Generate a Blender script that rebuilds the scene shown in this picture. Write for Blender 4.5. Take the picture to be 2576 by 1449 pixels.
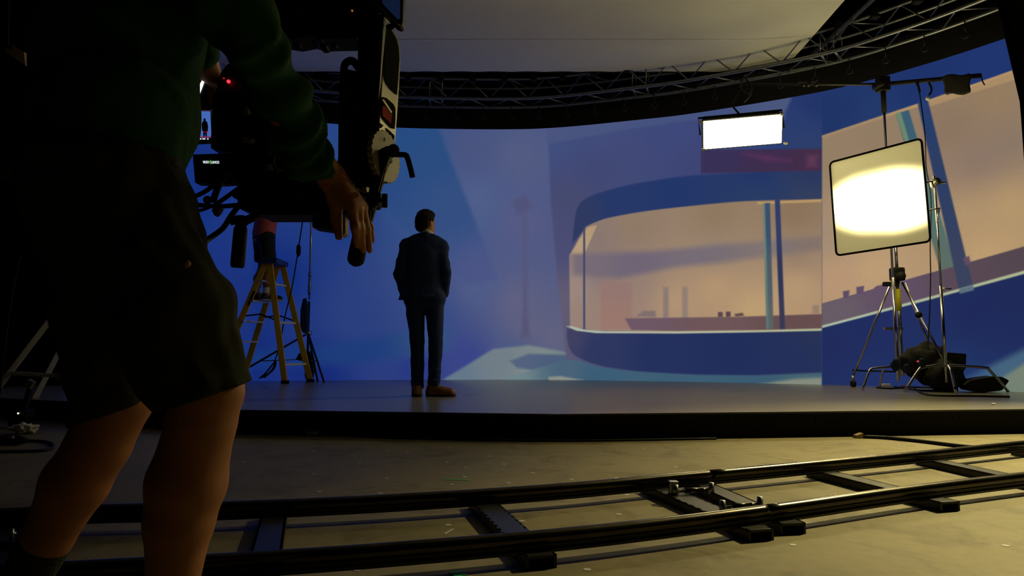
import bpy, bmesh, math, random
import numpy as np
from mathutils import Vector, Matrix, noise as mnoise

for o in list(bpy.data.objects):
    bpy.data.objects.remove(o, do_unlink=True)
S = bpy.context.scene
COL = S.collection
random.seed(7)

# ------------------------------------------------------------------ camera
FOC = 1700.0                       # focal length in pixels of a 2576 x 1449 frame
PITCH = math.atan(156.0/FOC)
CAM = Vector((0, 0, 0.6))
cd = bpy.data.cameras.new('camera')
cd.sensor_fit = 'HORIZONTAL'; cd.sensor_width = 36.0; cd.lens = 36.0*FOC/2576.0
cd.clip_start = 0.02; cd.clip_end = 100
cam = bpy.data.objects.new('camera', cd); COL.objects.link(cam)
cam.location = CAM; cam.rotation_euler = (math.pi/2 + PITCH, 0, 0)
S.camera = cam
FW = Vector((0, math.cos(PITCH), math.sin(PITCH)))
UP = Vector((0, -math.sin(PITCH), math.cos(PITCH)))
RT = Vector((1, 0, 0))

# ------------------------------------------------------------------ world, exposure
wd = bpy.data.worlds.new('studio_dark'); S.world = wd; wd.use_nodes = True
bgn = wd.node_tree.nodes['Background']
bgn.inputs[0].default_value = (0.01, 0.012, 0.02, 1); bgn.inputs[1].default_value = 0.02
vs = S.view_settings
S.display_settings.display_device = 'sRGB'
vs.view_transform = 'Standard'; vs.look = 'None'; vs.gamma = 1.0; vs.exposure = 0.0
vs.use_curve_mapping = False

# ------------------------------------------------------------------ lamps
WARM = (1.0, 0.85, 0.36)
def lamp(name, kind, loc, target, energy, color=WARM, **kw):
    l = bpy.data.lights.new(name, kind); l.energy = energy; l.color = color
    for k, v in kw.items(): setattr(l, k, v)
    o = bpy.data.objects.new(name, l); COL.objects.link(o); o.location = loc
    d = Vector(target) - Vector(loc)
    o.rotation_euler = d.to_track_quat('-Z', 'Y').to_euler()
    return o
# overhead studio lamp, high on the right-hand side of the hall
lamp('overhead_lamp', 'SPOT', (5.4, 5.4, 5.1), (3.4, 2.95, 0), 3100, WARM, spot_size=1.08, spot_blend=1.0, shadow_soft_size=0.15)

# ------------------------------------------------------------------ helpers
def at(px, py, d):
    """world point seen at a pixel, d metres in front of the camera"""
    return CAM + FW*d + RT*((px-1288.0)/FOC*d) + UP*((724.5-py)/FOC*d)
def on_z(px, py, z):
    r = FW + RT*((px-1288.0)/FOC) + UP*((724.5-py)/FOC)
    return CAM + r*((z-CAM.z)/r.z)
def on_y(px, py, y):
    r = FW + RT*((px-1288.0)/FOC) + UP*((724.5-py)/FOC)
    return CAM + r*((y-CAM.y)/r.y)
def lin(c):
    return tuple(((v/255.0)/12.92 if v/255.0 <= 0.04045 else ((v/255.0+0.055)/1.055)**2.4) for v in c)
def spline(pts, n=12):
    """Catmull-Rom through pts (tuples), n samples a span"""
    P = [Vector(p) for p in pts]
    P = [P[0]*2-P[1]] + P + [P[-1]*2-P[-2]]
    out = []
    for i in range(1, len(P)-2):
        a, b, c, d = P[i-1:i+3]
        for k in range(n):
            t = k/n
            out.append(0.5*((2*b)+(c-a)*t+(2*a-5*b+4*c-d)*t*t+(3*b-a-3*c+d)*t**3))
    out.append(P[-2].copy())
    return out
HS = 0.175                          # stage height
WZ0, WZ1 = HS, 3.87                 # video wall, foot and top
WALL_PTS = [(-6.5, 6.9), (-5.4, 8.1), (-4.0, 9.15), (-2.6, 9.55), (-1.63, 9.73), (-0.22, 9.80), (0.66, 9.72), (1.77, 9.39),
            (2.59, 9.08), (3.94, 8.32), (4.65, 7.62), (5.18, 6.88), (5.6, 6.1)]
WALL = spline([(x, y, 0) for x, y in WALL_PTS], 16)
WU = [0.0]
for i in range(1, len(WALL)): WU.append(WU[-1] + (WALL[i]-WALL[i-1]).length)
# picture on the video wall: polygons in wall coordinates (metres along the wall, metres above the floor)
SCREEN = [
(None,0,[(2.847,2.88,(20,44,119)),(3.033,1.875,(18,45,120)),(3.677,0.495,(16,38,115)),(4.157,1.6,(15,41,118)),(5.003,2.424,(27,52,124)),(4.86,3.82,(38,68,129)),(5.254,1.055,(42,64,126)),(5.891,3.521,(42,78,131)),(6.079,2.514,(48,80,132)),(6.325,1.061,(52,74,129)),(6.833,2.581,(76,93,138)),(6.948,2.82,(80,94,138)),(6.954,1.525,(80,92,136)),(7.592,2.463,(86,90,131)),(7.533,1.293,(98,98,129)),(8.051,0.773,(98,98,126)),(7.677,0.918,(100,98,126)),(7.535,3.418,(84,92,129)),(6.945,3.539,(74,84,127)),(6.845,0.489,(56,66,136)),(6.106,0.319,(38,54,127)),(4.727,0.27,(20,40,117)),(7.533,0.546,(70,88,129))]),
([(2.815,0.217),(2.801,0.554),(2.787,0.892),(2.772,1.232),(2.758,1.574),(2.744,1.918),(2.729,2.263),(2.714,2.611),(2.7,2.96),(2.685,3.311),(2.67,3.663),(3.025,3.734),(3.392,3.799),(3.771,3.85),(3.779,3.474),(3.787,3.1),(3.795,2.729),(3.802,2.36),(3.81,1.993),(3.818,1.629),(3.826,1.267),(3.834,0.908),(3.841,0.551),(3.849,0.196),(3.494,0.202),(3.15,0.209)],0.06,[(3.101,2.641,(20,48,124)),(3.613,2.359,(30,54,126)),(3.709,1.038,(26,48,120))]),
([(5.196,3.906),(5.573,3.929),(5.955,3.944),(6.342,3.954),(6.594,3.294),(6.862,2.641),(6.99,2.306),(7.117,1.973),(7.244,1.642),(6.839,1.525),(6.577,1.757),(6.315,1.988),(6.053,2.22),(5.792,2.45),(5.5,2.854),(5.209,3.253)],0.05,[(5.773,3.697,(38,76,129)),(6.242,3.409,(42,76,126)),(6.539,2.816,(52,78,129)),(7.069,1.7,(76,86,134)),(5.32,3.378,(36,66,129))]),
([(3.774,0.603),(4.134,0.633),(4.503,0.664),(4.878,0.695),(5.26,0.727),(5.873,0.859),(6.213,0.88),(6.556,0.9),(6.558,0.603),(6.123,0.536),(5.691,0.471),(5.267,0.406),(4.885,0.394),(4.511,0.382),(4.142,0.37),(3.783,0.359)],0.12,[(4.191,0.493,(22,52,119)),(5.263,0.603,(30,60,122)),(6.385,0.774,(52,78,126))]),
([(6.448,0.16),(6.817,0.386),(7.188,0.614),(7.705,0.671),(8.222,0.575),(8.675,0.352),(9.046,0.287),(9.409,0.224),(9.763,0.163),(9.443,0.128),(9.117,0.092),(8.784,0.055),(8.445,0.019),(8.103,-0.018),(7.689,0.024),(7.275,0.068),(6.861,0.114)],0.03,[(6.675,0.233,(98,118,136)),(7.246,0.489,(112,124,134)),(7.819,0.262,(128,138,136)),(8.673,0.213,(92,118,126))]),
([(7.435,0.443),(7.705,0.546),(8.278,0.529),(8.562,0.351),(9.009,0.228),(8.674,0.243),(8.333,0.258),(7.991,0.274),(7.533,0.346)],0.03,[(7.533,0.432,(84,98,126)),(8.106,0.405,(74,92,122)),(8.674,0.241,(70,98,122))]),
([(7.997,4.006),(8.359,3.978),(8.718,3.943),(9.072,3.905),(9.417,3.868),(9.755,3.831),(10.087,3.785),(10.413,3.734),(10.73,3.683),(11.037,3.632),(11.334,3.58),(11.701,3.511),(11.689,3.203),(11.677,2.897),(11.666,2.593),(11.654,2.29),(11.642,1.989),(11.631,1.689),(11.619,1.391),(11.608,1.094),(11.596,0.799),(11.585,0.505),(11.574,0.212),(11.291,0.205),(11.0,0.199),(10.699,0.192),(10.39,0.185),(10.072,0.179),(9.748,0.173),(9.419,0.168),(9.083,0.163),(8.739,0.159),(8.389,0.154),(8.25,0.49),(8.208,0.868),(8.167,1.249),(8.125,1.633),(8.094,2.021),(8.064,2.412),(8.032,2.807),(8.021,3.203),(8.009,3.603)],0.03,[(8.066,3.64,(64,78,126)),(8.713,3.706,(66,76,123)),(8.707,3.177,(64,71,115)),(10.099,3.221,(62,69,116)),(8.175,2.213,(74,76,115)),(8.227,1.286,(98,90,113)),(8.413,2.787,(70,74,110)),(9.838,3.649,(62,73,123)),(11.378,3.466,(40,61,115))]),
([(8.007,3.631),(8.362,3.675),(8.713,3.71),(9.06,3.742),(9.437,3.761),(9.805,3.779),(10.167,3.784),(10.174,4.055),(9.821,4.11),(9.462,4.154),(9.095,4.197),(8.72,4.241),(8.337,4.282),(7.951,4.312)],0.03,[(8.126,3.756,(74,84,126)),(9.568,3.852,(70,82,126)),(8.714,3.766,(72,84,126))]),
([(10.167,3.784),(10.174,4.055),(10.493,4.028),(10.803,4.0),(11.103,3.971),(11.395,3.94),(11.344,3.844),(11.265,3.672),(10.912,3.711),(10.546,3.748)],0.02,[(10.381,3.795,(66,80,124)),(11.146,3.774,(74,86,124))]),
([(11.265,3.672),(11.354,3.868),(11.445,3.983),(11.777,4.013),(11.765,3.704),(11.752,3.397),(11.74,3.092),(11.248,3.171)],0.03,[(11.382,3.571,(42,61,111)),(11.625,3.734,(34,51,103)),(11.466,3.242,(46,63,108))]),
([(7.628,2.818),(7.687,2.817),(7.686,2.417),(7.685,2.02),(7.684,1.626),(7.683,1.235),(7.728,0.774),(7.59,0.775),(7.626,1.235),(7.626,1.626),(7.627,2.021),(7.627,2.418)],0.05,[(7.65,2.226,(84,86,124)),(7.648,1.062,(86,84,118))]),
([(7.476,2.79),(7.663,2.877),(7.757,2.697),(7.534,2.582)],0.06,[(7.593,2.729,(80,82,121))]),
([(10.172,3.34),(10.493,3.299),(10.805,3.259),(11.108,3.217),(11.401,3.176),(11.686,3.132),(11.675,2.837),(11.391,2.874),(11.098,2.909),(10.796,2.944),(10.484,2.978),(10.164,3.012)],0.015,[(10.365,3.187,(56,49,86)),(11.123,3.083,(62,45,76)),(11.598,3.013,(68,45,71))]),
([(10.718,3.216),(11.027,3.14),(11.315,3.035),(11.024,3.076)],0.06,[(11.026,3.113,(89,49,90))]),
([(11.507,3.079),(11.628,3.059),(11.622,2.906),(11.501,2.924)],0.05,[(11.551,2.994,(91,55,83))]),
([(8.349,2.136),(8.354,2.19),(8.358,2.244),(8.362,2.297),(8.367,2.35),(8.374,2.403),(8.382,2.457),(8.391,2.512),(8.4,2.565),(8.413,2.615),(8.429,2.657),(8.447,2.691),(8.466,2.718),(8.489,2.741),(8.519,2.762),(8.558,2.784),(8.608,2.806),(8.665,2.827),(8.73,2.848),(8.801,2.866),(8.876,2.884),(8.958,2.9),(9.046,2.915),(9.139,2.929),(9.234,2.942),(9.33,2.953),(9.428,2.964),(9.532,2.973),(9.635,2.982),(9.734,2.988),(9.824,2.992),(9.897,2.995),(9.956,2.996),(10.014,2.995),(10.083,2.993),(10.174,2.989),(10.291,2.983),(10.424,2.975),(10.568,2.966),(10.719,2.955),(10.871,2.941),(11.027,2.926),(11.189,2.908),(11.354,2.888),(11.517,2.867),(11.675,2.847),(11.661,2.467),(11.5,2.484),(11.332,2.501),(11.164,2.517),(11.003,2.531),(10.858,2.542),(10.741,2.55),(10.647,2.554),(10.561,2.556),(10.466,2.557),(10.348,2.557),(10.194,2.556),(10.016,2.553),(9.828,2.547),(9.647,2.538),(9.488,2.527),(9.353,2.516),(9.232,2.506),(9.123,2.494),(9.022,2.481),(8.928,2.465),(8.841,2.447),(8.764,2.429),(8.694,2.407),(8.631,2.382),(8.571,2.352),(8.518,2.316),(8.472,2.274),(8.431,2.228),(8.391,2.182),(8.349,2.136)],0.02,[(8.468,2.492,(48,58,96)),(9.045,2.745,(38,56,104)),(9.82,2.801,(34,54,105)),(10.868,2.851,(34,52,104)),(10.861,2.638,(42,62,100)),(11.59,2.808,(42,54,94)),(11.534,2.559,(52,64,92))]),
([(8.305,0.931),(8.303,1.273),(8.302,1.618),(8.301,1.964),(8.437,2.202),(8.548,2.371),(8.577,2.383),(8.605,2.396),(8.633,2.408),(8.664,2.42),(8.699,2.432),(8.734,2.444),(8.769,2.455),(8.808,2.466),(8.859,2.477),(8.928,2.488),(9.015,2.5),(9.114,2.513),(9.226,2.526),(9.351,2.538),(9.488,2.549),(9.647,2.559),(9.829,2.567),(10.016,2.571),(10.195,2.573),(10.348,2.573),(10.467,2.573),(10.561,2.572),(10.648,2.569),(10.742,2.565),(10.859,2.558),(11.004,2.548),(11.164,2.535),(11.333,2.519),(11.501,2.503),(11.661,2.487),(11.649,2.156),(11.636,1.826),(11.623,1.498),(11.611,1.172),(11.598,0.848),(11.316,0.847),(11.026,0.846),(10.726,0.845),(10.418,0.844),(10.101,0.842),(9.777,0.84),(9.42,0.851),(9.055,0.861),(8.681,0.872)],0.012,[(8.401,1.512,(157,136,126)),(8.696,2.19,(136,117,110)),(9.263,2.331,(142,121,101)),(10.344,2.421,(142,119,94)),(11.339,2.376,(136,113,88)),(8.691,1.732,(126,112,115)),(9.251,1.6,(146,125,115)),(10.33,1.88,(146,127,112)),(10.318,1.451,(182,149,113)),(11.319,1.813,(146,123,104)),(11.305,1.407,(184,151,115)),(9.786,1.253,(177,146,115)),(10.814,1.118,(190,159,115)),(8.966,1.159,(153,125,115))]),
([(8.442,2.179),(8.571,2.358),(8.71,2.386),(8.521,1.968),(8.324,1.975)],0.012,[(8.523,2.141,(180,155,122)),(8.64,2.308,(175,149,115))]),
([(8.359,1.974),(8.739,1.974),(9.113,1.973),(9.477,1.971),(9.91,1.994),(10.333,2.009),(10.677,2.014),(11.009,2.017),(11.331,2.019),(11.643,2.019),(11.637,1.849),(11.298,1.828),(10.947,1.804),(10.584,1.778),(10.196,1.758),(9.797,1.735),(9.417,1.672),(9.029,1.607),(8.357,1.685)],0.07,[(8.578,1.879,(118,106,117)),(9.255,1.824,(111,100,117)),(10.067,1.869,(118,108,117)),(11.084,1.907,(128,115,113)),(11.558,1.946,(130,113,104))]),
([(10.883,2.54),(11.28,2.515),(11.661,2.487),(11.66,2.452),(11.279,2.481),(10.882,2.508)],0.008,[(11.344,2.5,(180,147,101))]),
([(8.757,1.57),(9.195,1.557),(9.19,1.222),(9.184,0.889),(8.749,0.894),(8.753,1.231)],0.03,[(8.971,1.496,(147,117,112)),(8.965,1.048,(153,119,108))]),
([(9.619,1.466),(9.694,1.464),(9.686,1.037),(9.611,1.038)],0.02,[(9.653,1.256,(138,121,115))]),
([(9.876,1.458),(9.95,1.455),(9.941,1.033),(9.867,1.034)],0.02,[(9.909,1.25,(142,125,113))]),
([(9.242,1.066),(9.342,1.141),(9.505,1.139),(9.514,1.051)],0.02,[(9.407,1.096,(128,110,110))]),
([(9.087,1.04),(9.438,1.041),(9.782,1.041),(10.177,1.039),(10.562,1.035),(10.922,1.039),(11.27,1.042),(11.606,1.045),(11.598,0.853),(11.316,0.854),(11.026,0.855),(10.727,0.855),(10.418,0.856),(10.101,0.857),(9.778,0.857),(9.173,0.878)],0.012,[(9.241,0.961,(109,87,101)),(10.305,0.946,(109,85,88)),(11.289,0.953,(101,77,77))]),
([(10.34,1.104),(10.401,1.102),(10.4,1.039),(10.338,1.04)],0.01,[(10.37,1.077,(89,68,76))]),
([(10.442,1.107),(10.503,1.105),(10.502,1.037),(10.441,1.038)],0.01,[(10.472,1.074,(89,68,76))]),
([(10.553,1.072),(10.654,1.086),(10.673,1.049),(10.562,1.041)],0.015,[(10.613,1.06,(89,66,67))]),
([(11.5,1.157),(11.574,1.155),(11.57,1.056),(11.497,1.058)],0.015,[(11.535,1.096,(146,125,108))]),
([(8.508,2.362),(8.536,2.36),(8.533,1.987),(8.529,1.617),(8.525,1.249),(8.522,0.884),(8.493,0.884),(8.497,1.25),(8.5,1.618),(8.504,1.988)],0.008,[(8.518,1.623,(66,69,101))]),
([(10.952,2.511),(10.981,2.508),(10.981,2.175),(10.981,1.845),(10.981,1.517),(10.981,1.191),(10.981,0.867),(10.943,0.868),(10.944,1.192),(10.946,1.519),(10.948,1.847),(10.95,2.178)],0.008,[(10.961,2.047,(100,127,117)),(10.96,1.113,(92,118,117))]),
([(10.977,2.514),(11.04,2.512),(11.038,2.179),(11.036,1.847),(11.034,1.518),(11.032,1.191),(11.029,0.867),(10.972,0.867),(10.973,1.192),(10.974,1.519),(10.975,1.849),(10.976,2.18)],0.008,[(10.998,2.254,(58,78,108)),(10.998,1.524,(78,90,101)),(11.005,1.01,(90,98,99))]),
([(11.1,2.543),(11.163,2.541),(11.164,2.2),(11.165,1.861),(11.166,1.525),(11.167,1.191),(11.168,0.859),(11.106,0.855),(11.105,1.188),(11.103,1.523),(11.102,1.86),(11.101,2.2)],0.008,[(11.119,2.242,(48,61,104)),(11.143,1.517,(48,53,86)),(11.139,1.007,(58,57,83))]),
([(8.258,0.909),(8.681,0.849),(9.055,0.843),(9.42,0.836),(9.777,0.83),(10.129,0.831),(10.472,0.833),(10.805,0.834),(11.209,0.839),(11.598,0.843),(11.578,0.319),(11.423,0.31),(11.265,0.3),(11.105,0.29),(10.945,0.282),(10.787,0.275),(10.634,0.271),(10.483,0.268),(10.333,0.266),(10.182,0.266),(10.028,0.268),(9.865,0.272),(9.697,0.278),(9.53,0.287),(9.372,0.296),(9.23,0.307),(9.107,0.319),(8.999,0.332),(8.902,0.347),(8.814,0.363),(8.732,0.38),(8.655,0.4),(8.587,0.421),(8.526,0.444),(8.473,0.468),(8.427,0.49),(8.389,0.512),(8.36,0.532),(8.337,0.554),(8.319,0.577),(8.302,0.603),(8.288,0.633),(8.278,0.667),(8.271,0.702),(8.265,0.738),(8.257,0.773)],0.02,[(8.338,0.772,(66,66,97)),(8.678,0.603,(44,54,96)),(9.505,0.548,(36,48,93)),(10.548,0.551,(32,46,90)),(11.273,0.503,(36,48,91)),(11.512,0.75,(40,50,85))]),
([(8.247,0.943),(8.339,0.937),(8.51,0.89),(8.794,0.865),(9.129,0.86),(9.457,0.856),(9.778,0.851),(10.129,0.853),(10.473,0.854),(10.806,0.854),(11.21,0.861),(11.599,0.867),(11.598,0.838),(11.209,0.834),(10.805,0.829),(10.472,0.827),(10.129,0.826),(9.777,0.824),(9.42,0.829),(9.054,0.833),(8.68,0.838),(8.396,0.874)],0.006,[(8.339,0.914,(171,180,164)),(9.777,0.84,(177,181,155)),(11.285,0.848,(175,180,144))]),
([(7.247,0.159),(7.733,0.31),(8.221,0.462),(8.449,0.446),(8.731,0.358),(9.23,0.302),(9.633,0.284),(10.028,0.268),(10.414,0.269),(10.787,0.27),(11.19,0.295),(11.578,0.319),(11.569,0.091),(11.276,0.081),(10.974,0.072),(10.663,0.063),(10.342,0.054),(10.012,0.046),(9.675,0.038),(9.334,0.032),(8.984,0.025),(8.626,0.018),(8.263,0.013),(7.898,0.008),(7.532,0.006)],0.02,[(7.532,0.204,(110,132,136)),(8.22,0.321,(74,98,120)),(8.673,0.213,(57,92,117)),(9.763,0.2,(59,92,115)),(10.786,0.219,(57,90,112)),(11.494,0.259,(68,100,110))]),
([(7.99,0.218),(8.162,0.23),(8.503,0.172),(7.99,0.161)],0.02,[(8.105,0.19,(136,142,135))]),
([(10.784,0.153),(11.263,0.239),(11.575,0.261),(11.571,0.139),(11.185,0.146)],0.03,[(11.446,0.199,(132,138,124))]),
([(11.731,4.286),(12.0,4.329),(12.265,4.359),(12.525,4.38),(12.775,4.397),(13.015,4.41),(13.249,4.417),(13.474,4.42),(13.69,4.42),(13.899,4.416),(14.1,4.409),(14.292,4.401),(14.276,4.162),(14.261,3.923),(14.246,3.686),(14.231,3.448),(14.216,3.211),(14.201,2.975),(14.186,2.74),(14.171,2.505),(14.156,2.27),(14.141,2.037),(14.126,1.803),(14.111,1.571),(14.097,1.339),(14.082,1.107),(14.067,0.876),(14.053,0.646),(14.038,0.416),(14.023,0.187),(14.009,-0.042),(13.803,-0.059),(13.589,-0.077),(13.366,-0.096),(13.134,-0.114),(12.893,-0.133),(12.643,-0.152),(12.382,-0.172),(12.112,-0.191),(11.837,-0.208),(11.557,-0.224),(11.568,0.066),(11.579,0.358),(11.591,0.651),(11.602,0.946),(11.613,1.242),(11.625,1.54),(11.636,1.839),(11.648,2.14),(11.66,2.442),(11.671,2.745),(11.683,3.05),(11.695,3.357),(11.707,3.665),(11.719,3.975)],0.006,[(11.852,3.582,(32,52,102)),(12.751,3.728,(30,50,106)),(13.549,3.768,(32,52,110)),(12.302,3.471,(36,58,106))]),
([(11.693,3.3),(11.976,3.348),(12.254,3.385),(12.512,3.409),(12.761,3.431),(12.997,3.454),(13.226,3.473),(13.468,3.49),(13.699,3.504),(13.975,3.521),(14.236,3.535),(14.22,3.28),(14.204,3.027),(14.188,2.773),(14.172,2.521),(14.156,2.269),(14.14,2.018),(14.124,1.768),(14.108,1.518),(13.908,1.579),(13.699,1.643),(13.478,1.6),(13.248,1.554),(13.008,1.505),(12.761,1.452),(12.486,1.389),(12.2,1.323),(11.908,1.251),(11.611,1.173),(11.622,1.472),(11.634,1.773),(11.646,2.076),(11.657,2.38),(11.669,2.685),(11.681,2.992)],0.008,[(11.736,2.99,(146,125,101)),(12.289,3.179,(144,123,99)),(11.697,1.984,(161,138,115)),(12.215,1.545,(190,157,117)),(13.125,3.06,(138,115,95)),(13.522,3.296,(147,123,94)),(13.335,2.65,(136,115,104)),(13.637,2.746,(136,117,101)),(13.598,2.081,(182,151,108)),(13.183,1.979,(177,147,110)),(13.352,1.611,(190,157,112)),(11.813,1.478,(184,149,117))]),
([(11.693,3.3),(11.969,3.346),(12.24,3.381),(12.506,3.408),(12.761,3.431),(13.008,3.456),(13.248,3.475),(13.478,3.491),(13.699,3.504),(13.705,3.472),(13.484,3.458),(13.254,3.442),(13.015,3.421),(12.768,3.396),(12.511,3.374),(12.243,3.348),(11.97,3.314),(11.692,3.27)],0.006,[(11.841,3.298,(159,132,101)),(13.146,3.463,(182,147,104))]),
([(12.861,3.43),(13.225,3.455),(13.476,3.472),(13.716,3.484),(13.733,3.397),(13.502,3.395),(13.261,3.39),(12.866,3.363)],0.01,[(13.144,3.418,(167,138,101))]),
([(12.537,3.378),(12.675,3.388),(12.733,3.098),(12.79,2.813),(12.847,2.533),(12.903,2.258),(12.958,1.987),(13.012,1.721),(13.065,1.46),(13.118,1.203),(12.964,1.161),(12.914,1.422),(12.862,1.687),(12.81,1.957),(12.757,2.232),(12.704,2.511),(12.649,2.795),(12.594,3.084)],0.01,[(12.6,3.246,(58,92,114)),(12.768,2.41,(84,112,106)),(13.03,1.296,(92,108,99))]),
([(12.537,3.378),(12.589,3.383),(12.648,3.086),(12.705,2.795),(12.663,2.795),(12.601,3.084)],0.01,[(12.595,3.152,(106,134,106))]),
([(11.611,1.173),(11.91,1.251),(12.205,1.323),(12.488,1.389),(12.761,1.452),(13.022,1.508),(13.274,1.56),(13.491,1.607),(13.7,1.651),(13.915,1.694),(14.122,1.733),(14.103,1.441),(13.897,1.406),(13.683,1.367),(13.462,1.318),(13.232,1.266),(12.993,1.21),(12.746,1.151),(12.472,1.089),(12.187,1.023),(11.896,0.952),(11.599,0.877)],0.01,[(11.751,1.065,(104,92,102)),(12.418,1.248,(97,79,101)),(13.153,1.417,(88,72,83)),(13.602,1.54,(84,70,78))]),
([(12.77,3.447),(12.878,3.453),(12.922,3.167),(12.965,2.885),(13.008,2.608),(13.05,2.335),(13.092,2.065),(13.133,1.8),(13.174,1.539),(13.214,1.282),(13.074,1.25),(13.038,1.511),(13.001,1.776),(12.964,2.044),(12.926,2.317),(12.888,2.594),(12.849,2.874),(12.81,3.158)],0.01,[(12.812,3.284,(38,60,106)),(12.941,2.605,(46,62,98)),(13.117,1.464,(58,66,93))]),
([(11.851,1.315),(11.927,1.325),(11.914,1.233),(11.856,1.227)],0.01,[(11.885,1.279,(93,76,99))]),
([(12.004,1.359),(12.092,1.368),(12.08,1.278),(12.004,1.263)],0.01,[(12.042,1.318,(95,77,101))]),
([(12.169,1.306),(12.223,1.355),(12.338,1.38),(12.362,1.345),(12.203,1.299)],0.01,[(12.257,1.333,(101,79,97))]),
([(13.131,1.593),(13.194,1.612),(13.205,1.542),(13.158,1.512)],0.01,[(13.168,1.563,(97,76,99))]),
([(11.6,0.887),(11.896,0.966),(12.187,1.039),(12.473,1.108),(12.747,1.173),(12.994,1.233),(13.233,1.29),(13.463,1.342),(13.684,1.391),(13.899,1.437),(14.106,1.48),(14.089,1.218),(14.072,0.957),(14.056,0.697),(14.039,0.437),(14.023,0.179),(14.007,-0.079),(13.8,-0.098),(13.587,-0.117),(13.364,-0.137),(13.131,-0.156),(12.89,-0.176),(12.641,-0.196),(12.38,-0.217),(12.11,-0.237),(11.835,-0.256),(11.555,-0.272),(11.57,0.112),(11.585,0.498)],0.008,[(11.643,0.602,(33,44,92)),(12.183,0.837,(33,44,94)),(13.205,0.984,(31,42,90)),(13.615,1.169,(31,42,88)),(12.157,0.275,(33,48,99)),(12.982,0.386,(33,54,102))]),
([(11.6,0.902),(11.897,0.98),(12.188,1.054),(12.473,1.122),(12.747,1.187),(12.994,1.246),(13.234,1.302),(13.464,1.355),(13.685,1.404),(13.9,1.449),(14.106,1.491),(14.104,1.461),(13.898,1.417),(13.683,1.371),(13.462,1.322),(13.232,1.27),(12.993,1.215),(12.746,1.155),(12.472,1.091),(12.187,1.023),(11.896,0.95),(11.599,0.872)],0.006,[(11.746,0.933,(171,185,160)),(13.627,1.372,(171,181,144))]),
([(13.075,1.263),(13.214,1.295),(13.219,1.239),(13.084,1.21)],0.01,[(13.144,1.253,(92,110,123))]),
([(12.734,0.139),(13.131,0.327),(13.39,0.472),(13.638,0.61),(13.855,0.723),(14.064,0.83),(14.047,0.551),(14.029,0.273),(14.011,-0.004),(13.816,-0.02),(13.613,-0.036),(13.403,-0.052),(13.184,-0.069),(12.957,-0.086),(12.722,-0.103)],0.05,[(13.088,0.24,(50,80,126)),(13.577,0.521,(66,96,123)),(13.563,0.28,(74,104,123))]),
([(13.234,0.163),(13.461,0.337),(13.629,0.462),(13.848,0.612),(14.059,0.754),(14.043,0.501),(14.027,0.248),(14.011,-0.004),(13.76,-0.024),(13.497,-0.045),(13.221,-0.066)],0.03,[(13.493,0.277,(112,128,115)),(13.602,0.361,(118,128,113))]),
]

# ------------------------------------------------------------------ materials
def mat(name, rgb, rough=0.6, metal=0.0, var=0.12, scale=8.0, bump=0.0, bscale=60.0, spec=0.5, sheen=0.0, trans=False):
    """procedural material: sRGB colour broken up by noise"""
    m = bpy.data.materials.new(name); m.use_nodes = True
    nt = m.node_tree; b = nt.nodes['Principled BSDF']
    tc = nt.nodes.new('ShaderNodeTexCoord')
    nz = nt.nodes.new('ShaderNodeTexNoise'); nz.inputs['Scale'].default_value = scale; nz.inputs['Detail'].default_value = 4
    nt.links.new(tc.outputs['Object'], nz.inputs['Vector'])
    rp = nt.nodes.new('ShaderNodeValToRGB'); c = lin(rgb)
    rp.color_ramp.elements[0].position = 0.3; rp.color_ramp.elements[1].position = 0.7
    rp.color_ramp.elements[0].color = tuple(x*(1-var) for x in c) + (1,)
    rp.color_ramp.elements[1].color = tuple(min(1, x*(1+var)) for x in c) + (1,)
    nt.links.new(nz.outputs['Fac'], rp.inputs['Fac']); nt.links.new(rp.outputs['Color'], b.inputs['Base Color'])
    b.inputs['Roughness'].default_value = rough; b.inputs['Metallic'].default_value = metal
    b.inputs['Specular IOR Level'].default_value = spec
    if sheen: b.inputs['Sheen Weight'].default_value = sheen
    if bump:
        n2 = nt.nodes.new('ShaderNodeTexNoise'); n2.inputs['Scale'].default_value = bscale; n2.inputs['Detail'].default_value = 3
        nt.links.new(tc.outputs['Object'], n2.inputs['Vector'])
        bp = nt.nodes.new('ShaderNodeBump'); bp.inputs['Strength'].default_value = bump; bp.inputs['Distance'].default_value = 0.01
        nt.links.new(n2.outputs['Fac'], bp.inputs['Height']); nt.links.new(bp.outputs['Normal'], b.inputs['Normal'])
    return m
def glow(name, rgb, strength):
    m = bpy.data.materials.new(name); m.use_nodes = True
    nt = m.node_tree; nt.nodes.clear()
    e = nt.nodes.new('ShaderNodeEmission'); o = nt.nodes.new('ShaderNodeOutputMaterial')
    e.inputs[0].default_value = tuple(rgb) + (1,); e.inputs[1].default_value = strength
    nt.links.new(e.outputs[0], o.inputs[0]); return m

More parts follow.
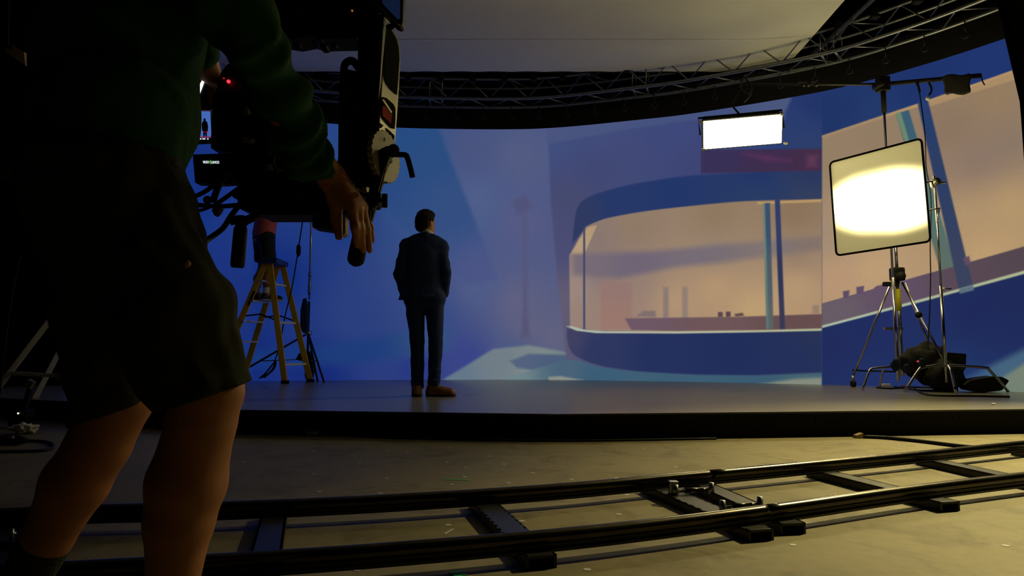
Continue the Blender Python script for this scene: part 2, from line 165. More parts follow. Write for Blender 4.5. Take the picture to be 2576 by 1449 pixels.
M = dict(
    black=mat('black_paint', (22, 22, 23), 0.7, spec=0.15),
    drape=mat('black_drape', (12, 12, 12), 0.95, spec=0.05, bump=0.3, bscale=14),
    rig=mat('black_anodised', (20, 20, 21), 0.5, spec=0.25),
    rubber=mat('black_rubber', (16, 16, 16), 0.75, spec=0.25),
    cable=mat('cable_jacket', (18, 18, 18), 0.6, spec=0.3),
    alu=mat('brushed_aluminium', (176, 178, 182), 0.38, 1.0, 0.15, 30),
    ladder=mat('ladder_aluminium', (216, 218, 226), 0.4, 0.1, 0.1, 20),
    chrome=mat('chrome_tube', (200, 200, 205), 0.2, 1.0, 0.06, 20),
    truss=mat('truss_aluminium', (128, 132, 142), 0.38, 0.85, 0.15, 12),
    trussdark=mat('truss_clamp', (26, 26, 28), 0.6),
    steel=mat('track_steel', (74, 70, 64), 0.24, 1.0, 0.25, 14),
    sleeper=mat('sleeper_black', (30, 30, 33), 0.42, 0.2, 0.2, 10, spec=0.5),
    yellow=mat('yellow_fibreglass', (228, 184, 24), 0.45, 0, 0.1, 9),
    bluecap=mat('blue_plastic', (30, 60, 130), 0.5),
    ytape=mat('yellow_tape', (190, 185, 30), 0.5),
    gtape=mat('green_tape', (40, 190, 60), 0.55),
    wtape=mat('pale_tape', (190, 190, 200), 0.6),
    canvas=mat('sandbag_canvas', (24, 23, 22), 0.85, bump=0.5, bscale=40),
    blueflag=mat('blue_canvas', (28, 52, 96), 0.85, bump=0.4, bscale=40),
    skin=mat('skin', (172, 112, 78), 0.55, 0, 0.10, 26, bump=0.05, bscale=500),
    hair=mat('dark_brown_hair', (30, 20, 14), 0.7, 0, 0.3, 40, bump=0.6, bscale=90, spec=0.12),
    suit=mat('navy_suit_wool', (44, 60, 116), 0.85, 0, 0.12, 60, bump=0.15, bscale=140, spec=0.2),
    white=mat('white_cotton', (214, 216, 220), 0.8),
    tan=mat('tan_leather', (140, 98, 46), 0.4, 0, 0.2, 20),
    sole=mat('shoe_sole', (40, 28, 20), 0.6),
    green=mat('dark_green_cotton', (26, 70, 38), 0.9, 0, 0.14, 40, bump=0.35, bscale=26, spec=0.15),
    short=mat('olive_shorts_cotton', (48, 50, 31), 0.9, 0, 0.14, 40, bump=0.35, bscale=24, spec=0.15),
    sock=mat('grey_sock', (46, 46, 44), 0.95, bump=0.5, bscale=120),
    red=mat('red_shirt_cotton', (205, 100, 96), 0.85, 0, 0.1, 30, bump=0.3, bscale=30),
    navy=mat('dark_navy_shorts', (18, 30, 40), 0.85, 0, 0.12, 30, bump=0.3, bscale=30),
    sneaker=mat('black_canvas_shoe', (30, 30, 34), 0.7),
    beige=mat('beige_board', (150, 132, 92), 0.7),
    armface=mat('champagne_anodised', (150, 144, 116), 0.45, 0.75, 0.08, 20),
    redlabel=mat('red_label', (172, 44, 26), 0.8, spec=0.1),
    disc=mat('silver_dial', (196, 192, 176), 0.4, 0.6, 0.1, 20),
)
# concrete floor: warm grey screed with scuffs, seams and stains
def floor_material():
    m = mat('concrete_floor', (128, 118, 91), 0.62, 0, 0.16, 0.9, spec=0.35)
    nt = m.node_tree; b = nt.nodes['Principled BSDF']; src = b.inputs['Base Color'].links[0].from_socket
    tc = nt.nodes.new('ShaderNodeTexCoord')
    n = nt.nodes.new('ShaderNodeTexNoise'); n.inputs['Scale'].default_value = 2.6; n.inputs['Detail'].default_value = 9; n.inputs['Roughness'].default_value = 0.7; n.inputs['Distortion'].default_value = 1.2
    nt.links.new(tc.outputs['Object'], n.inputs['Vector'])
    r = nt.nodes.new('ShaderNodeValToRGB'); r.color_ramp.elements[0].position = 0.50; r.color_ramp.elements[1].position = 0.70
    r.color_ramp.elements[0].color = (1, 1, 1, 1); r.color_ramp.elements[1].color = (0.38, 0.35, 0.28, 1)
    nt.links.new(n.outputs['Fac'], r.inputs['Fac'])
    mx = nt.nodes.new('ShaderNodeMix'); mx.data_type = 'RGBA'; mx.blend_type = 'MULTIPLY'; mx.inputs[0].default_value = 0.8
    nt.links.new(src, mx.inputs[6]); nt.links.new(r.outputs['Color'], mx.inputs[7])
    v = nt.nodes.new('ShaderNodeTexNoise'); v.inputs['Scale'].default_value = 22; v.inputs['Detail'].default_value = 5
    nt.links.new(tc.outputs['Object'], v.inputs['Vector'])
    r2 = nt.nodes.new('ShaderNodeValToRGB'); r2.color_ramp.elements[0].position = 0.3; r2.color_ramp.elements[1].position = 0.8
    r2.color_ramp.elements[0].color = (0.82, 0.82, 0.82, 1); r2.color_ramp.elements[1].color = (1.1, 1.1, 1.08, 1)
    nt.links.new(v.outputs['Fac'], r2.inputs['Fac'])
    m2 = nt.nodes.new('ShaderNodeMix'); m2.data_type = 'RGBA'; m2.blend_type = 'MULTIPLY'; m2.inputs[0].default_value = 0.7
    nt.links.new(mx.outputs[2], m2.inputs[6]); nt.links.new(r2.outputs['Color'], m2.inputs[7])
    nt.links.new(m2.outputs[2], b.inputs['Base Color'])
    bp = nt.nodes.new('ShaderNodeBump'); bp.inputs['Strength'].default_value = 0.12; bp.inputs['Distance'].default_value = 0.01
    nt.links.new(n.outputs['Fac'], bp.inputs['Height']); nt.links.new(bp.outputs['Normal'], b.inputs['Normal'])
    return m
M['floor'] = floor_material()
M['stage'] = mat('stage_vinyl', (132, 128, 116), 0.28, 0, 0.06, 1.2, spec=0.45)
def fabric_mat(name, rgb, f):
    m = bpy.data.materials.new(name); m.use_nodes = True
    nt = m.node_tree; nt.nodes.clear()
    o = nt.nodes.new('ShaderNodeOutputMaterial'); mx = nt.nodes.new('ShaderNodeMixShader'); mx.inputs[0].default_value = f
    d = nt.nodes.new('ShaderNodeBsdfDiffuse'); t = nt.nodes.new('ShaderNodeBsdfTranslucent')
    tc = nt.nodes.new('ShaderNodeTexCoord'); n = nt.nodes.new('ShaderNodeTexNoise'); n.inputs['Scale'].default_value = 1.5
    r = nt.nodes.new('ShaderNodeValToRGB'); c = lin(rgb)
    r.color_ramp.elements[0].color = tuple(x*0.95 for x in c)+(1,); r.color_ramp.elements[1].color = tuple(min(1, x*1.03) for x in c)+(1,)
    nt.links.new(tc.outputs['Object'], n.inputs['Vector']); nt.links.new(n.outputs['Fac'], r.inputs['Fac'])
    for s in (d, t): nt.links.new(r.outputs['Color'], s.inputs['Color'])
    nt.links.new(d.outputs[0], mx.inputs[1]); nt.links.new(t.outputs[0], mx.inputs[2]); nt.links.new(mx.outputs[0], o.inputs[0])
    return m
M['silk'] = fabric_mat('white_silk', (242, 242, 242), 0.22)
M['diffusion'] = fabric_mat('diffusion_cloth', (240, 238, 222), 0.55)

# ------------------------------------------------------------------ mesh building
def smooth(m):
    for p in m.polygons: p.use_smooth = True
class MB:
    def __init__(s): s.bm = bmesh.new()
    def box(s, c, size, rot=None):
        mt = Matrix.Translation(Vector(c))
        if rot is not None: mt = mt @ rot.to_4x4()
        r = bmesh.ops.create_cube(s.bm, size=1.0, matrix=mt @ Matrix.Diagonal((*size, 1)))
        return s
    def bar(s, a, b, w, h, up=(0, 0, 1)):
        """rectangular bar from a to b, w wide, h along up"""
        a, b = Vector(a), Vector(b); d = b-a; x = d.normalized(); z = Vector(up); z = (z - x*z.dot(x)).normalized(); y = z.cross(x)
        s.box((a+b)/2, (d.length, w, h), Matrix((x, y, z)).transposed()); return s
    def tube(s, pts, r, seg=10, caps=True, closed=False):
        P = [Vector(p) for p in pts]; n = len(P)
        if not isinstance(r, (list, tuple)): r = [r]*n
        rings = []; prev = None
        for i, p in enumerate(P):
            if closed: t = P[(i+1) % n]-P[i-1]
            else: t = P[min(i+1, n-1)]-P[max(i-1, 0)]
            t.normalize()
            if prev is None:
                u = Vector((0, 0, 1)) if abs(t.z) < 0.9 else Vector((1, 0, 0))
            else: u = prev
            u = (u - t*u.dot(t)).normalized(); prev = u; v = t.cross(u)
            rings.append([s.bm.verts.new(p + (u*math.cos(a)+v*math.sin(a))*r[i]) for a in [2*math.pi*k/seg for k in range(seg)]])
        for i in range(n if closed else n-1):
            A, B = rings[i], rings[(i+1) % n]
            for k in range(seg): s.bm.faces.new((A[k], A[(k+1) % seg], B[(k+1) % seg], B[k]))
        if caps and not closed:
            s.bm.faces.new(rings[0][::-1]); s.bm.faces.new(rings[-1])
        return s
    def cyl(s, a, b, r0, r1=None, seg=16): return s.tube([a, b], [r0, r0 if r1 is None else r1], seg)
    def ball(s, c, r, seg=14, sc=(1, 1, 1)):
        bmesh.ops.create_uvsphere(s.bm, u_segments=seg, v_segments=max(6, seg//2), radius=r, matrix=Matrix.Translation(Vector(c)) @ Matrix.Diagonal((*sc, 1))); return s
    def prism(s, poly, thick):
        """polygon of world points pushed along the vector thick"""
        t = Vector(thick); A = [s.bm.verts.new(Vector(p)) for p in poly]; B = [s.bm.verts.new(Vector(p)+t) for p in poly]
        s.bm.faces.new(A); s.bm.faces.new(B[::-1]); n = len(A)
        for i in range(n): s.bm.faces.new((A[i], B[i], B[(i+1) % n], A[(i+1) % n]))
        return s
    def grid(s, f, nu, nv):
        V = [[s.bm.verts.new(Vector(f(i/nu, j/nv))) for j in range(nv+1)] for i in range(nu+1)]
        for i in range(nu):
            for j in range(nv): s.bm.faces.new((V[i][j], V[i+1][j], V[i+1][j+1], V[i][j+1]))
        return s
    def build(s, name, m, parent=None, sm=False, bevel=0.0):
        bmesh.ops.recalc_face_normals(s.bm, faces=s.bm.faces)
        if bevel:
            ed = [e for e in s.bm.edges if e.is_manifold and e.calc_face_angle(0) > 0.6]
            bmesh.ops.bevel(s.bm, geom=ed, offset=bevel, segments=2, affect='EDGES', profile=0.6)
        me = bpy.data.meshes.new(name); s.bm.to_mesh(me); s.bm.free()
        return link(name, me, m, parent, sm)
ORG = {}
def link(name, me, m, parent=None, sm=False):
    if sm: smooth(me)
    if sm == 'auto':
        try: me.set_sharp_from_angle(angle=0.6)
        except Exception: pass
    me.materials.append(M[m] if isinstance(m, str) else m)
    o = bpy.data.objects.new(name, me); COL.objects.link(o)
    if parent is not None:
        o.parent = parent; o.location = -ORG[parent.name]; ORG[o.name] = Vector((0, 0, 0))
        if parent.parent is not None: o.location = (0, 0, 0)
    else:                                   # put the origin at the base of the mesh
        vs_ = [v.co for v in me.vertices]
        lo = Vector((sum(v.x for v in vs_)/len(vs_), sum(v.y for v in vs_)/len(vs_), min(v.z for v in vs_)))
        me.transform(Matrix.Translation(-lo)); o.location = lo; ORG[o.name] = lo.copy()
    return o
def tag(o, label, cat, group=None, kind=None):
    o['label'] = label; o['category'] = cat
    if group: o['group'] = group
    if kind: o['kind'] = kind
    return o
def thing(name, loc, label, cat, group=None):
    o = bpy.data.objects.new(name, None); COL.objects.link(o); o.empty_display_size = 0.1
    o.location = loc; ORG[o.name] = Vector(loc)
    return tag(o, label, cat, group)
def struct(o):
    o['kind'] = 'structure'; return o
def dup(root, shift, label, group=None):
    r = root.copy(); COL.objects.link(r); r.location = root.location + Vector(shift); r['label'] = label
    if group: r['group'] = group
    for ch in list(root.children):
        c = ch.copy(); COL.objects.link(c); c.parent = r
        for g in list(ch.children):
            d = g.copy(); COL.objects.link(d); d.parent = c
    return r

# ------------------------------------------------------------------ the hall
struct(MB().box((0, 5.0, -0.05), (26, 22, 0.1)).build('floor', 'floor'))
struct(MB().box((0, 14.0, 3.9), (26, 0.1, 8.0)).build('wall_back', 'drape'))
struct(MB().box((-11, 5.0, 3.9), (0.1, 18, 8.0)).build('wall_left', 'drape'))
struct(MB().box((11, 5.0, 3.9), (0.1, 18, 8.0)).build('wall_right', 'drape'))
struct(MB().box((0, -3.9, 3.9), (22, 0.1, 8.0)).build('wall_front', 'drape'))
struct(MB().box((0, 5.0, 7.95), (26, 22, 0.1)).build('ceiling', 'drape'))

# ------------------------------------------------------------------ stage
front = [on_z(x, y, HS) for x, y in ((-300, 985), (100, 1006), (355, 1018), (600, 1030.7), (1000, 1036), (1400, 1041.5), (2000, 1035.6), (2576, 1029), (3000, 1022))]
stage = thing('stage_platform', (0, 7, 0), 'low grey topped stage in front of the curved video wall', 'stage')
back = [p + Vector((0, 0.3, HS)) for p in WALL][::-1]
top = [Vector((p.x, p.y, HS)) for p in front] + [Vector((6.4, 5.6, HS))] + back + [Vector((-7.2, 6.6, HS))]
MB().prism(top, (0, 0, -0.03)).build('deck', 'stage', stage)
f2 = [p + Vector((0, 0.03, -0.03)) for p in front]
m = MB()
for a, b in zip(f2[:-1], f2[1:]):
    m.prism([a, b, Vector((b.x, b.y, 0)), Vector((a.x, a.y, 0))], (0, 0.02, 0))
m.build('fascia', 'black', stage)
m = MB()
for a, b in zip(front[:-1], front[1:]):
    m.bar(a+Vector((0, -0.008, -0.022)), b+Vector((0, -0.008, -0.022)), 0.012, 0.028)
m.build('edge_trim', 'rubber', stage)
for x, y, w in ((795, 1044, 14), (992, 1047, 18), (1215, 1049, 16), (1646, 1047, 18), (1860, 1045, 16), (2075, 1045, 18), (2282, 1043, 16), (2485, 1042, 14)):
    p = on_y(x, y, 4.61)
    for s in (-1, 1):
        m = MB()
        c = Vector((p.x + s*w/700.0, p.y - 0.075, 0.115 if True else 0))
        c.y = [a.y + (b.y-a.y)*(p.x-a.x)/(b.x-a.x) for a, b in zip(f2[:-1], f2[1:]) if a.x <= p.x <= b.x][0] - 0.004
        r = 0.011
        for q in (-1, 1): m.bar(c+Vector((-r, 0, -r*q)), c+Vector((r, 0, r*q)), 0.004, 0.004, up=(0, 1, 0))
        m.build('fascia_mark', 'trussdark', stage)

# ------------------------------------------------------------------ curved video wall
def wall_at(u):
    u = max(0.0, min(WU[-1], u)); i = int(np.searchsorted(WU, u)); i = min(max(i, 1), len(WU)-1)
    t = (u-WU[i-1])/(WU[i]-WU[i-1]); return WALL[i-1].lerp(WALL[i], t)
def wall_normal(u):
    d = (wall_at(u+0.05)-wall_at(u-0.05)).normalized(); return Vector((d.y, -d.x, 0))   # towards the stage
lw = thing('video_wall', (-0.2, 9.8, HS), 'tall curved video wall glowing with a blue night street and a lit shop', 'video wall')
U0, U1 = 1.75, 13.78
NU, NV = 1180, 350
us = np.linspace(U0, U1, NU); zs = np.linspace(WZ0, WZ1, NV)
UU, ZZ = np.meshgrid(us, zs, indexing='ij'); UU = UU.ravel(); ZZ = ZZ.ravel()
img = np.zeros((len(UU), 3))
def field(u, z, pts):
    w = 0; acc = 0
    for pu, pz, c in pts:
        q = 1.0/(((u-pu)**2 + (z-pz)**2 + 0.02)**1.15)
        acc = acc + q[:, None]*np.array(c, float)[None, :]; w = w + q
    return acc/w[:, None]
for poly, soft, pts in SCREEN:
    if poly is None:
        img = field(UU, ZZ, pts); continue
    P = np.array(poly); h = soft + 0.03
    sel = np.where((UU > P[:, 0].min()-h) & (UU < P[:, 0].max()+h) & (ZZ > P[:, 1].min()-h) & (ZZ < P[:, 1].max()+h))[0]
    if not len(sel): continue
    u, z = UU[sel], ZZ[sel]; d2 = np.full(len(sel), 1e9); ins = np.zeros(len(sel), bool)
    for i in range(len(P)):
        (ax, ay), (bx, by) = P[i], P[(i+1) % len(P)]
        ex, ey = bx-ax, by-ay; t = np.clip(((u-ax)*ex+(z-ay)*ey)/(ex*ex+ey*ey+1e-12), 0, 1)
        d2 = np.minimum(d2, (u-ax-t*ex)**2+(z-ay-t*ey)**2)
        if abs(ey) > 1e-9: ins ^= ((ay > z) != (by > z)) & (u < ex*(z-ay)/ey+ax)
    sd = np.where(ins, 1, -1)*np.sqrt(d2); s_ = max(soft, 0.0095)
    a = np.clip(sd/(2*s_)+0.5, 0, 1); a = a*a*(3-2*a)
    img[sel] = img[sel]*(1-a[:, None]) + field(u, z, pts)*a[:, None]
v = img/255.0
v = np.where(v <= 0.04045, v/12.92, ((v+0.055)/1.055)**2.4)
wp = np.array([list(wall_at(x)) for x in us])
co = np.zeros((NU, NV, 3)); co[:, :, 0] = wp[:, None, 0]; co[:, :, 1] = wp[:, None, 1]; co[:, :, 2] = zs[None, :]
ii, jj = np.meshgrid(np.arange(NU-1), np.arange(NV-1), indexing='ij'); k0 = (ii*NV+jj).ravel()
faces = np.stack([k0, k0+NV, k0+NV+1, k0+1], 1)
me = bpy.data.meshes.new('screen')
me.vertices.add(NU*NV); me.vertices.foreach_set('co', co.ravel())
me.loops.add(len(faces)*4); me.loops.foreach_set('vertex_index', faces.ravel().astype(np.int32))
me.polygons.add(len(faces)); me.polygons.foreach_set('loop_start', np.arange(0, len(faces)*4, 4, dtype=np.int32))
me.update(calc_edges=True); me.validate()
ca = me.color_attributes.new('picture', 'FLOAT_COLOR', 'POINT')
ca.data.foreach_set('color', np.concatenate([v, np.ones((len(v), 1))], 1).ravel().astype(np.float32))
sm_ = bpy.data.materials.new('led_screen'); sm_.use_nodes = True; nt = sm_.node_tree; nt.nodes.clear()
o_ = nt.nodes.new('ShaderNodeOutputMaterial'); e_ = nt.nodes.new('ShaderNodeEmission'); a_ = nt.nodes.new('ShaderNodeAttribute'); a_.attribute_name = 'picture'
tc = nt.nodes.new('ShaderNodeTexCoord'); nz = nt.nodes.new('ShaderNodeTexNoise'); nz.inputs['Scale'].default_value = 130; nz.inputs['Detail'].default_value = 2
mr = nt.nodes.new('ShaderNodeMapRange'); mr.inputs[1].default_value = 0.25; mr.inputs[2].default_value = 0.75; mr.inputs[3].default_value = 0.92; mr.inputs[4].default_value = 1.08
nt.links.new(tc.outputs['Object'], nz.inputs['Vector']); nt.links.new(nz.outputs['Fac'], mr.inputs[0])
nt.links.new(a_.outputs['Color'], e_.inputs[0]); nt.links.new(mr.outputs[0], e_.inputs[1]); nt.links.new(e_.outputs[0], o_.inputs[0])
link('screen', me, sm_, lw, True)
m = MB()                                              # cabinets behind the screen
pts = [wall_at(u) for u in np.linspace(U0, U1+0.01, 60)]
for a, b in zip(pts[:-1], pts[1:]):
    n = Vector((b.y-a.y, a.x-b.x, 0)).normalized()
    A, B = a-n*0.02, b-n*0.02
    m.prism([A+Vector((0, 0, WZ0)), B+Vector((0, 0, WZ0)), B+Vector((0, 0, WZ1)), A+Vector((0, 0, WZ1))], -n*0.09)
m.build('cabinet_back', 'black', lw)
m = MB()                                              # black header above the picture
for a, b in zip(pts[:-1], pts[1:]):
    n = Vector((b.y-a.y, a.x-b.x, 0)).normalized()
    m.prism([a+Vector((0, 0, WZ1)), b+Vector((0, 0, WZ1)), b+Vector((0, 0, WZ1+0.42)), a+Vector((0, 0, WZ1+0.42))], -n*0.11)
m.build('header', 'black', lw)
# black drape hanging at the right end of the wall, pulled aside
A, B = at(2500, 96, 6.9), at(2584, 330, 6.7)
def drape_f(u, v):
    x0 = A.x + (B.x-A.x)*min(1.0, (1-v)*3.4); z = 0.19+(1-(1-v))*4.1
    y = 6.62 + 0.06*math.sin(u*26) - u*0.4
    return (x0 + 0.02*math.sin(u*26+1) + u*1.6, y, z)
dm = MB().grid(drape_f, 60, 24).build('black_curtain', 'drape', None, True)
tag(dm, 'black curtain hanging beside the right end of the video wall', 'curtain')
so = dm.modifiers.new('thickness', 'SOLIDIFY'); so.thickness = 0.01

# ------------------------------------------------------------------ curved box truss over the wall
def off(u, d, z): return wall_at(u) + wall_normal(u)*d + Vector((0, 0, z))
tr = thing('lighting_truss', (0, 9.5, 4.17), 'curved silver box truss hanging above the video wall', 'truss')
UT0, UT1 = 1.75, 14.3
NA, FA, Z1, Z2 = 0.45, 0.10, 4.17, 4.46
ut = np.linspace(UT0, UT1, 70)
for d, z, r in ((NA, Z1, 0.025), (FA, Z1, 0.025), (NA, Z2, 0.025), (FA, Z2, 0.025)):
    MB().tube([off(u, d, z) for u in ut], r, 8).build('chord', 'truss', tr, True)
nb = 21
for i in range(nb):
    a = UT0 + (UT1-UT0)*(i)/nb; b = UT0 + (UT1-UT0)*(i+0.5)/nb; c = UT0 + (UT1-UT0)*(i+1)/nb
    m = MB().tube([off(a, NA, Z1), off(b, NA, Z2), off(c, NA, Z1)], 0.010, 6); m.build('brace', 'truss', tr, True)
    m = MB().tube([off(a, FA, Z1), off(b, NA, Z1), off(c, FA, Z1)], 0.010, 6); m.build('brace', 'truss', tr, True)
    if i % 2: MB().tube([off(a, FA, Z2), off(b, NA, Z2), off(c, FA, Z2)], 0.010, 6).build('brace', 'truss', tr, True)
for u in (4.0, 6.35, 9.4, 11.9):                      # joints between truss sections
    for du in (-0.09, 0.09):
        m = MB().tube([off(u+du, NA, Z1), off(u+du, NA, Z2), off(u+du, FA, Z2), off(u+du, FA, Z1)], 0.014, 6, closed=True)
        m.build('joint_frame', 'truss', tr, True)
for u in np.arange(3.6, 13.6, 0.47):                  # clamps over the top chords
    m = MB(); p = off(u, NA, Z2); q = off(u, FA, Z1)
    m.box(p, (0.09, 0.09, 0.10)); m.build('clamp', 'trussdark', tr)
for u in np.arange(2.0, 14.2, 0.42):                  # hanging straps with shackles that carry the wall
    p = off(u, FA+0.02, Z1)
    m = MB().tube([p, p+Vector((0, 0, -0.13))], 0.006, 6)
    c = p+Vector((0, 0, -0.165)); w = wall_at(u+0.01)-wall_at(u-0.01); w.normalize()
    m.tube([c+(w*math.cos(t)+Vector((0, 0, 1))*math.sin(t))*0.034 for t in np.linspace(1.9, 7.4, 12)], 0.008, 6)
    m.build('shackle', 'trussdark', tr, True)

# ------------------------------------------------------------------ white silk stretched overhead
SZ = 4.42
c1 = on_z(1965, 181, SZ); c2 = on_z(2127, -4, SZ); dirr = (c2-c1).normalized(); r_far = c1
L = 7.0; xl = -4.2
sk = thing('overhead_silk', (0, 6.0, SZ), 'large white silk stretched overhead in a pipe frame', 'overhead silk')
def silk_f(u, v):
    e = r_far + dirr*(L*v)
    x = xl + (e.x-xl)*u; y = e.y
    edge = min(1, v*9)*min(1, (1-v)*9)*min(1, u*9, )*min(1, (1-u)*9+0.15)
    fold = 0.009*math.sin((x*1.0+y*0.5)*7)*max(0, 1-v*7)*(0.4+u)
    sag = -0.06*edge + fold*edge + 0.003*mnoise.noise(Vector((x*0.9, y*0.9, 0)))*edge + 0.004*mnoise.noise(Vector((x*4, y*1.5, 3)))*edge*max(0, 1-v*4)
    scal = 0.02*abs(math.sin(u*34*math.pi/2))*max(0, 1-v*60)
    return (x, y-scal, SZ+sag)
MB().grid(silk_f, 120, 110).build('cloth', 'silk', sk, True)
yy = 8.5
m = MB()
sv = [Vector(silk_f(u, 0.157))-Vector((0, 0, 0.003)) for u in np.linspace(0.004, 0.996, 60)]
for a, b in zip(sv[:-1], sv[1:]): m.bar(a, b, 0.035, 0.004)
m.build('seam', 'white', sk)
far_a = Vector((xl, r_far.y, SZ)); near_r = r_far+dirr*L
MB().tube([far_a+Vector((0, 0.03, 0.02)), r_far+Vector((0.1, 0.03, 0.02))], 0.022, 10).build('frame_pipe', 'black', sk, True)
side = Vector((0.07, 0, -0.02))
MB().tube([r_far+side+Vector((0.0, 0.0, -0.08)), near_r+side+Vector((0.55, 0, 0))], 0.026, 10).build('frame_pipe', 'truss', sk, True)
MB().tube([far_a+Vector((-0.05, 0, 0)), far_a+Vector((-0.05, -L, 0))], 0.024, 10).build('frame_pipe', 'truss', sk, True)
for k in range(5):
    p = r_far+side+Vector((0, 0, -0.08)); q = near_r+side+Vector((0.55, 0, 0)); c = p.lerp(q, 0.04+k*0.05)
    d_ = (q-p).normalized(); MB().tube([c-d_*0.02, c+d_*0.02], 0.033, 10).build('pipe_joint', 'trussdark', sk, True)
cl = at(1972, 203, 9.0)
MB().ball(cl, 0.07, 12, (1.1, 0.6, 1.5)).build('corner_tie', 'white', sk, True)
def cloth_lump(name, c, sx, sy, sz, m_, parent=None, amp=0.35, seed=0, seg=28):
    mb = MB(); mb.ball((0, 0, 0), 1.0, seg)
    for v_ in mb.bm.verts:
        n_ = v_.co.normalized(); k = 1+amp*mnoise.noise(n_*2.2+Vector((seed, 0, 0)))+amp*0.16*mnoise.noise(n_*6+Vector((0, seed, 0)))
        v_.co = Vector((v_.co.x*sx*k, v_.co.y*sy*k, v_.co.z*sz*k)) + Vector(c)
    return mb.build(name, m_, parent, True)
cloth_lump('tie_cloth', at(2028, 184, 8.9), 0.16, 0.08, 0.10, 'white', sk, 0.5, 3)

# ------------------------------------------------------------------ frames given by four corners
class Quad:
    def __init__(s, tl, t_r, br, bl):
        s.tl, s.tr, s.br, s.bl = tl, t_r, br, bl
        s.c = (tl+t_r+br+bl)/4; s.x = ((t_r+br)-(tl+bl)).normalized(); y = ((tl+t_r)-(bl+br)); y = y - s.x*y.dot(s.x); s.y = y.normalized()
        s.n = s.x.cross(s.y); s.w = ((t_r+br)-(tl+bl)).length/2; s.h = ((tl+t_r)-(bl+br)).length/2
        if s.n.dot(CAM-s.c) < 0: s.n = -s.n
    def p(s, u, v, d=0): return s.bl.lerp(s.br, u).lerp(s.tl.lerp(s.tr, u), v) + s.n*d
    def rot(s): return Matrix((s.x, s.y, s.x.cross(s.y))).transposed()

# boom stand that carries the hanging panel
A0 = Vector((4.08, 7.2, HS)); zb = on_y(2226, 212, 7.2).z
ba = thing('boom_stand', A0, 'tall chrome boom stand behind the white frame with a long horizontal arm', 'stand')
MB().tube([A0+Vector((0, 0, 0.10)), A0+Vector((0, 0, 1.2))], 0.0165, 12).build('pole', 'chrome', ba, True)
MB().tube([A0+Vector((0, 0, 1.2)), Vector((A0.x, A0.y, zb-0.25))], 0.0125, 12).build('riser', 'chrome', ba, True)
MB().tube([Vector((A0.x, A0.y, zb-0.32)), Vector((A0.x, A0.y, zb+0.05))], 0.026, 12).build('grip_sleeve', 'rubber', ba, True)
bl_, br_ = at(1862, 212, 8.0), at(2468, 190, 6.75)
bm_ = Vector((A0.x, A0.y, zb)); bd = (br_-bm_).normalized(); bl_ = bm_ + (bl_-bm_).normalized()*(bl_-bm_).length
MB().tube([bl_, bm_], [0.014, 0.016], 10).build('arm', 'trussdark', ba, True)
MB().tube([bm_-bd*0.1, br_], 0.024, 10).build('rear_arm', 'rubber', ba, True)
MB().box(bm_, (0.12, 0.10, 0.16)).build('pivot_head', 'rubber', ba, bevel=0.012)
MB().cyl(bm_+Vector((-0.06, -0.10, -0.02)), bm_+Vector((-0.06, 0.05, -0.02)), 0.035).build('pivot_knob', 'rubber', ba, True)
MB().tube([br_, br_+Vector((0.01, 0, -0.06)), br_+Vector((0.03, 0, -0.10))], 0.006, 6).build('hook', 'rubber', ba, True)
for k, t in enumerate((0.42, 0.47, 0.50)):
    c = bm_.lerp(bl_, t*1.1); MB().cyl(c+Vector((0, -0.05, -0.03)), c+Vector((0, 0.05, 0.03)), 0.022, None, 10).build('clamp', 'trussdark', ba, True)
for ang, rr in ((200, 0.40), (320, 0.40), (85, 0.34)):
    a = math.radians(ang); d_ = Vector((math.cos(a), math.sin(a), 0))
    pts = [A0+Vector((0, 0, 0.25)), A0+d_*0.12+Vector((0, 0, 0.25)), A0+d_*(rr-0.06)+Vector((0, 0, 0.235)), A0+d_*rr+Vector((0, 0, 0.20)), A0+d_*(rr+0.10)+Vector((0, 0, 0.013))]
    MB().tube(spline(pts, 4), 0.0125, 10).build('leg', 'chrome', ba, True)
# counterweight bag hanging from the rear of the arm
h0 = bm_.lerp(br_, 0.76); m = MB()
def flagf(u, v):
    w_ = 0.115*(1-0.12*v) + 0.006*math.sin(v*9)
    return h0 + bd*((u-0.5)*2*w_) + Vector((0.0, -0.028-0.02*math.sin(math.pi*u)*math.sin(math.pi*v), -0.0-0.185*v+0.012*math.sin(u*7)))
fb = MB().grid(flagf, 12, 10).build('weight_bag', 'canvas', None, True); fb.modifiers.new('t', 'SOLIDIFY').thickness = 0.05
tag(fb, 'black weight bag hung over the rear arm of the boom stand', 'sandbag')
k0_ = bm_.lerp(br_, 0.36)
fz = MB().tube(spline([k0_, k0_+Vector((0, -0.03, -0.06)), k0_+Vector((0.02, -0.02, -0.13))], 5), 0.012, 8).build('safety_tie', 'rubber', None, True)
tag(fz, 'short black tie dangling from the rear boom arm', 'tie')

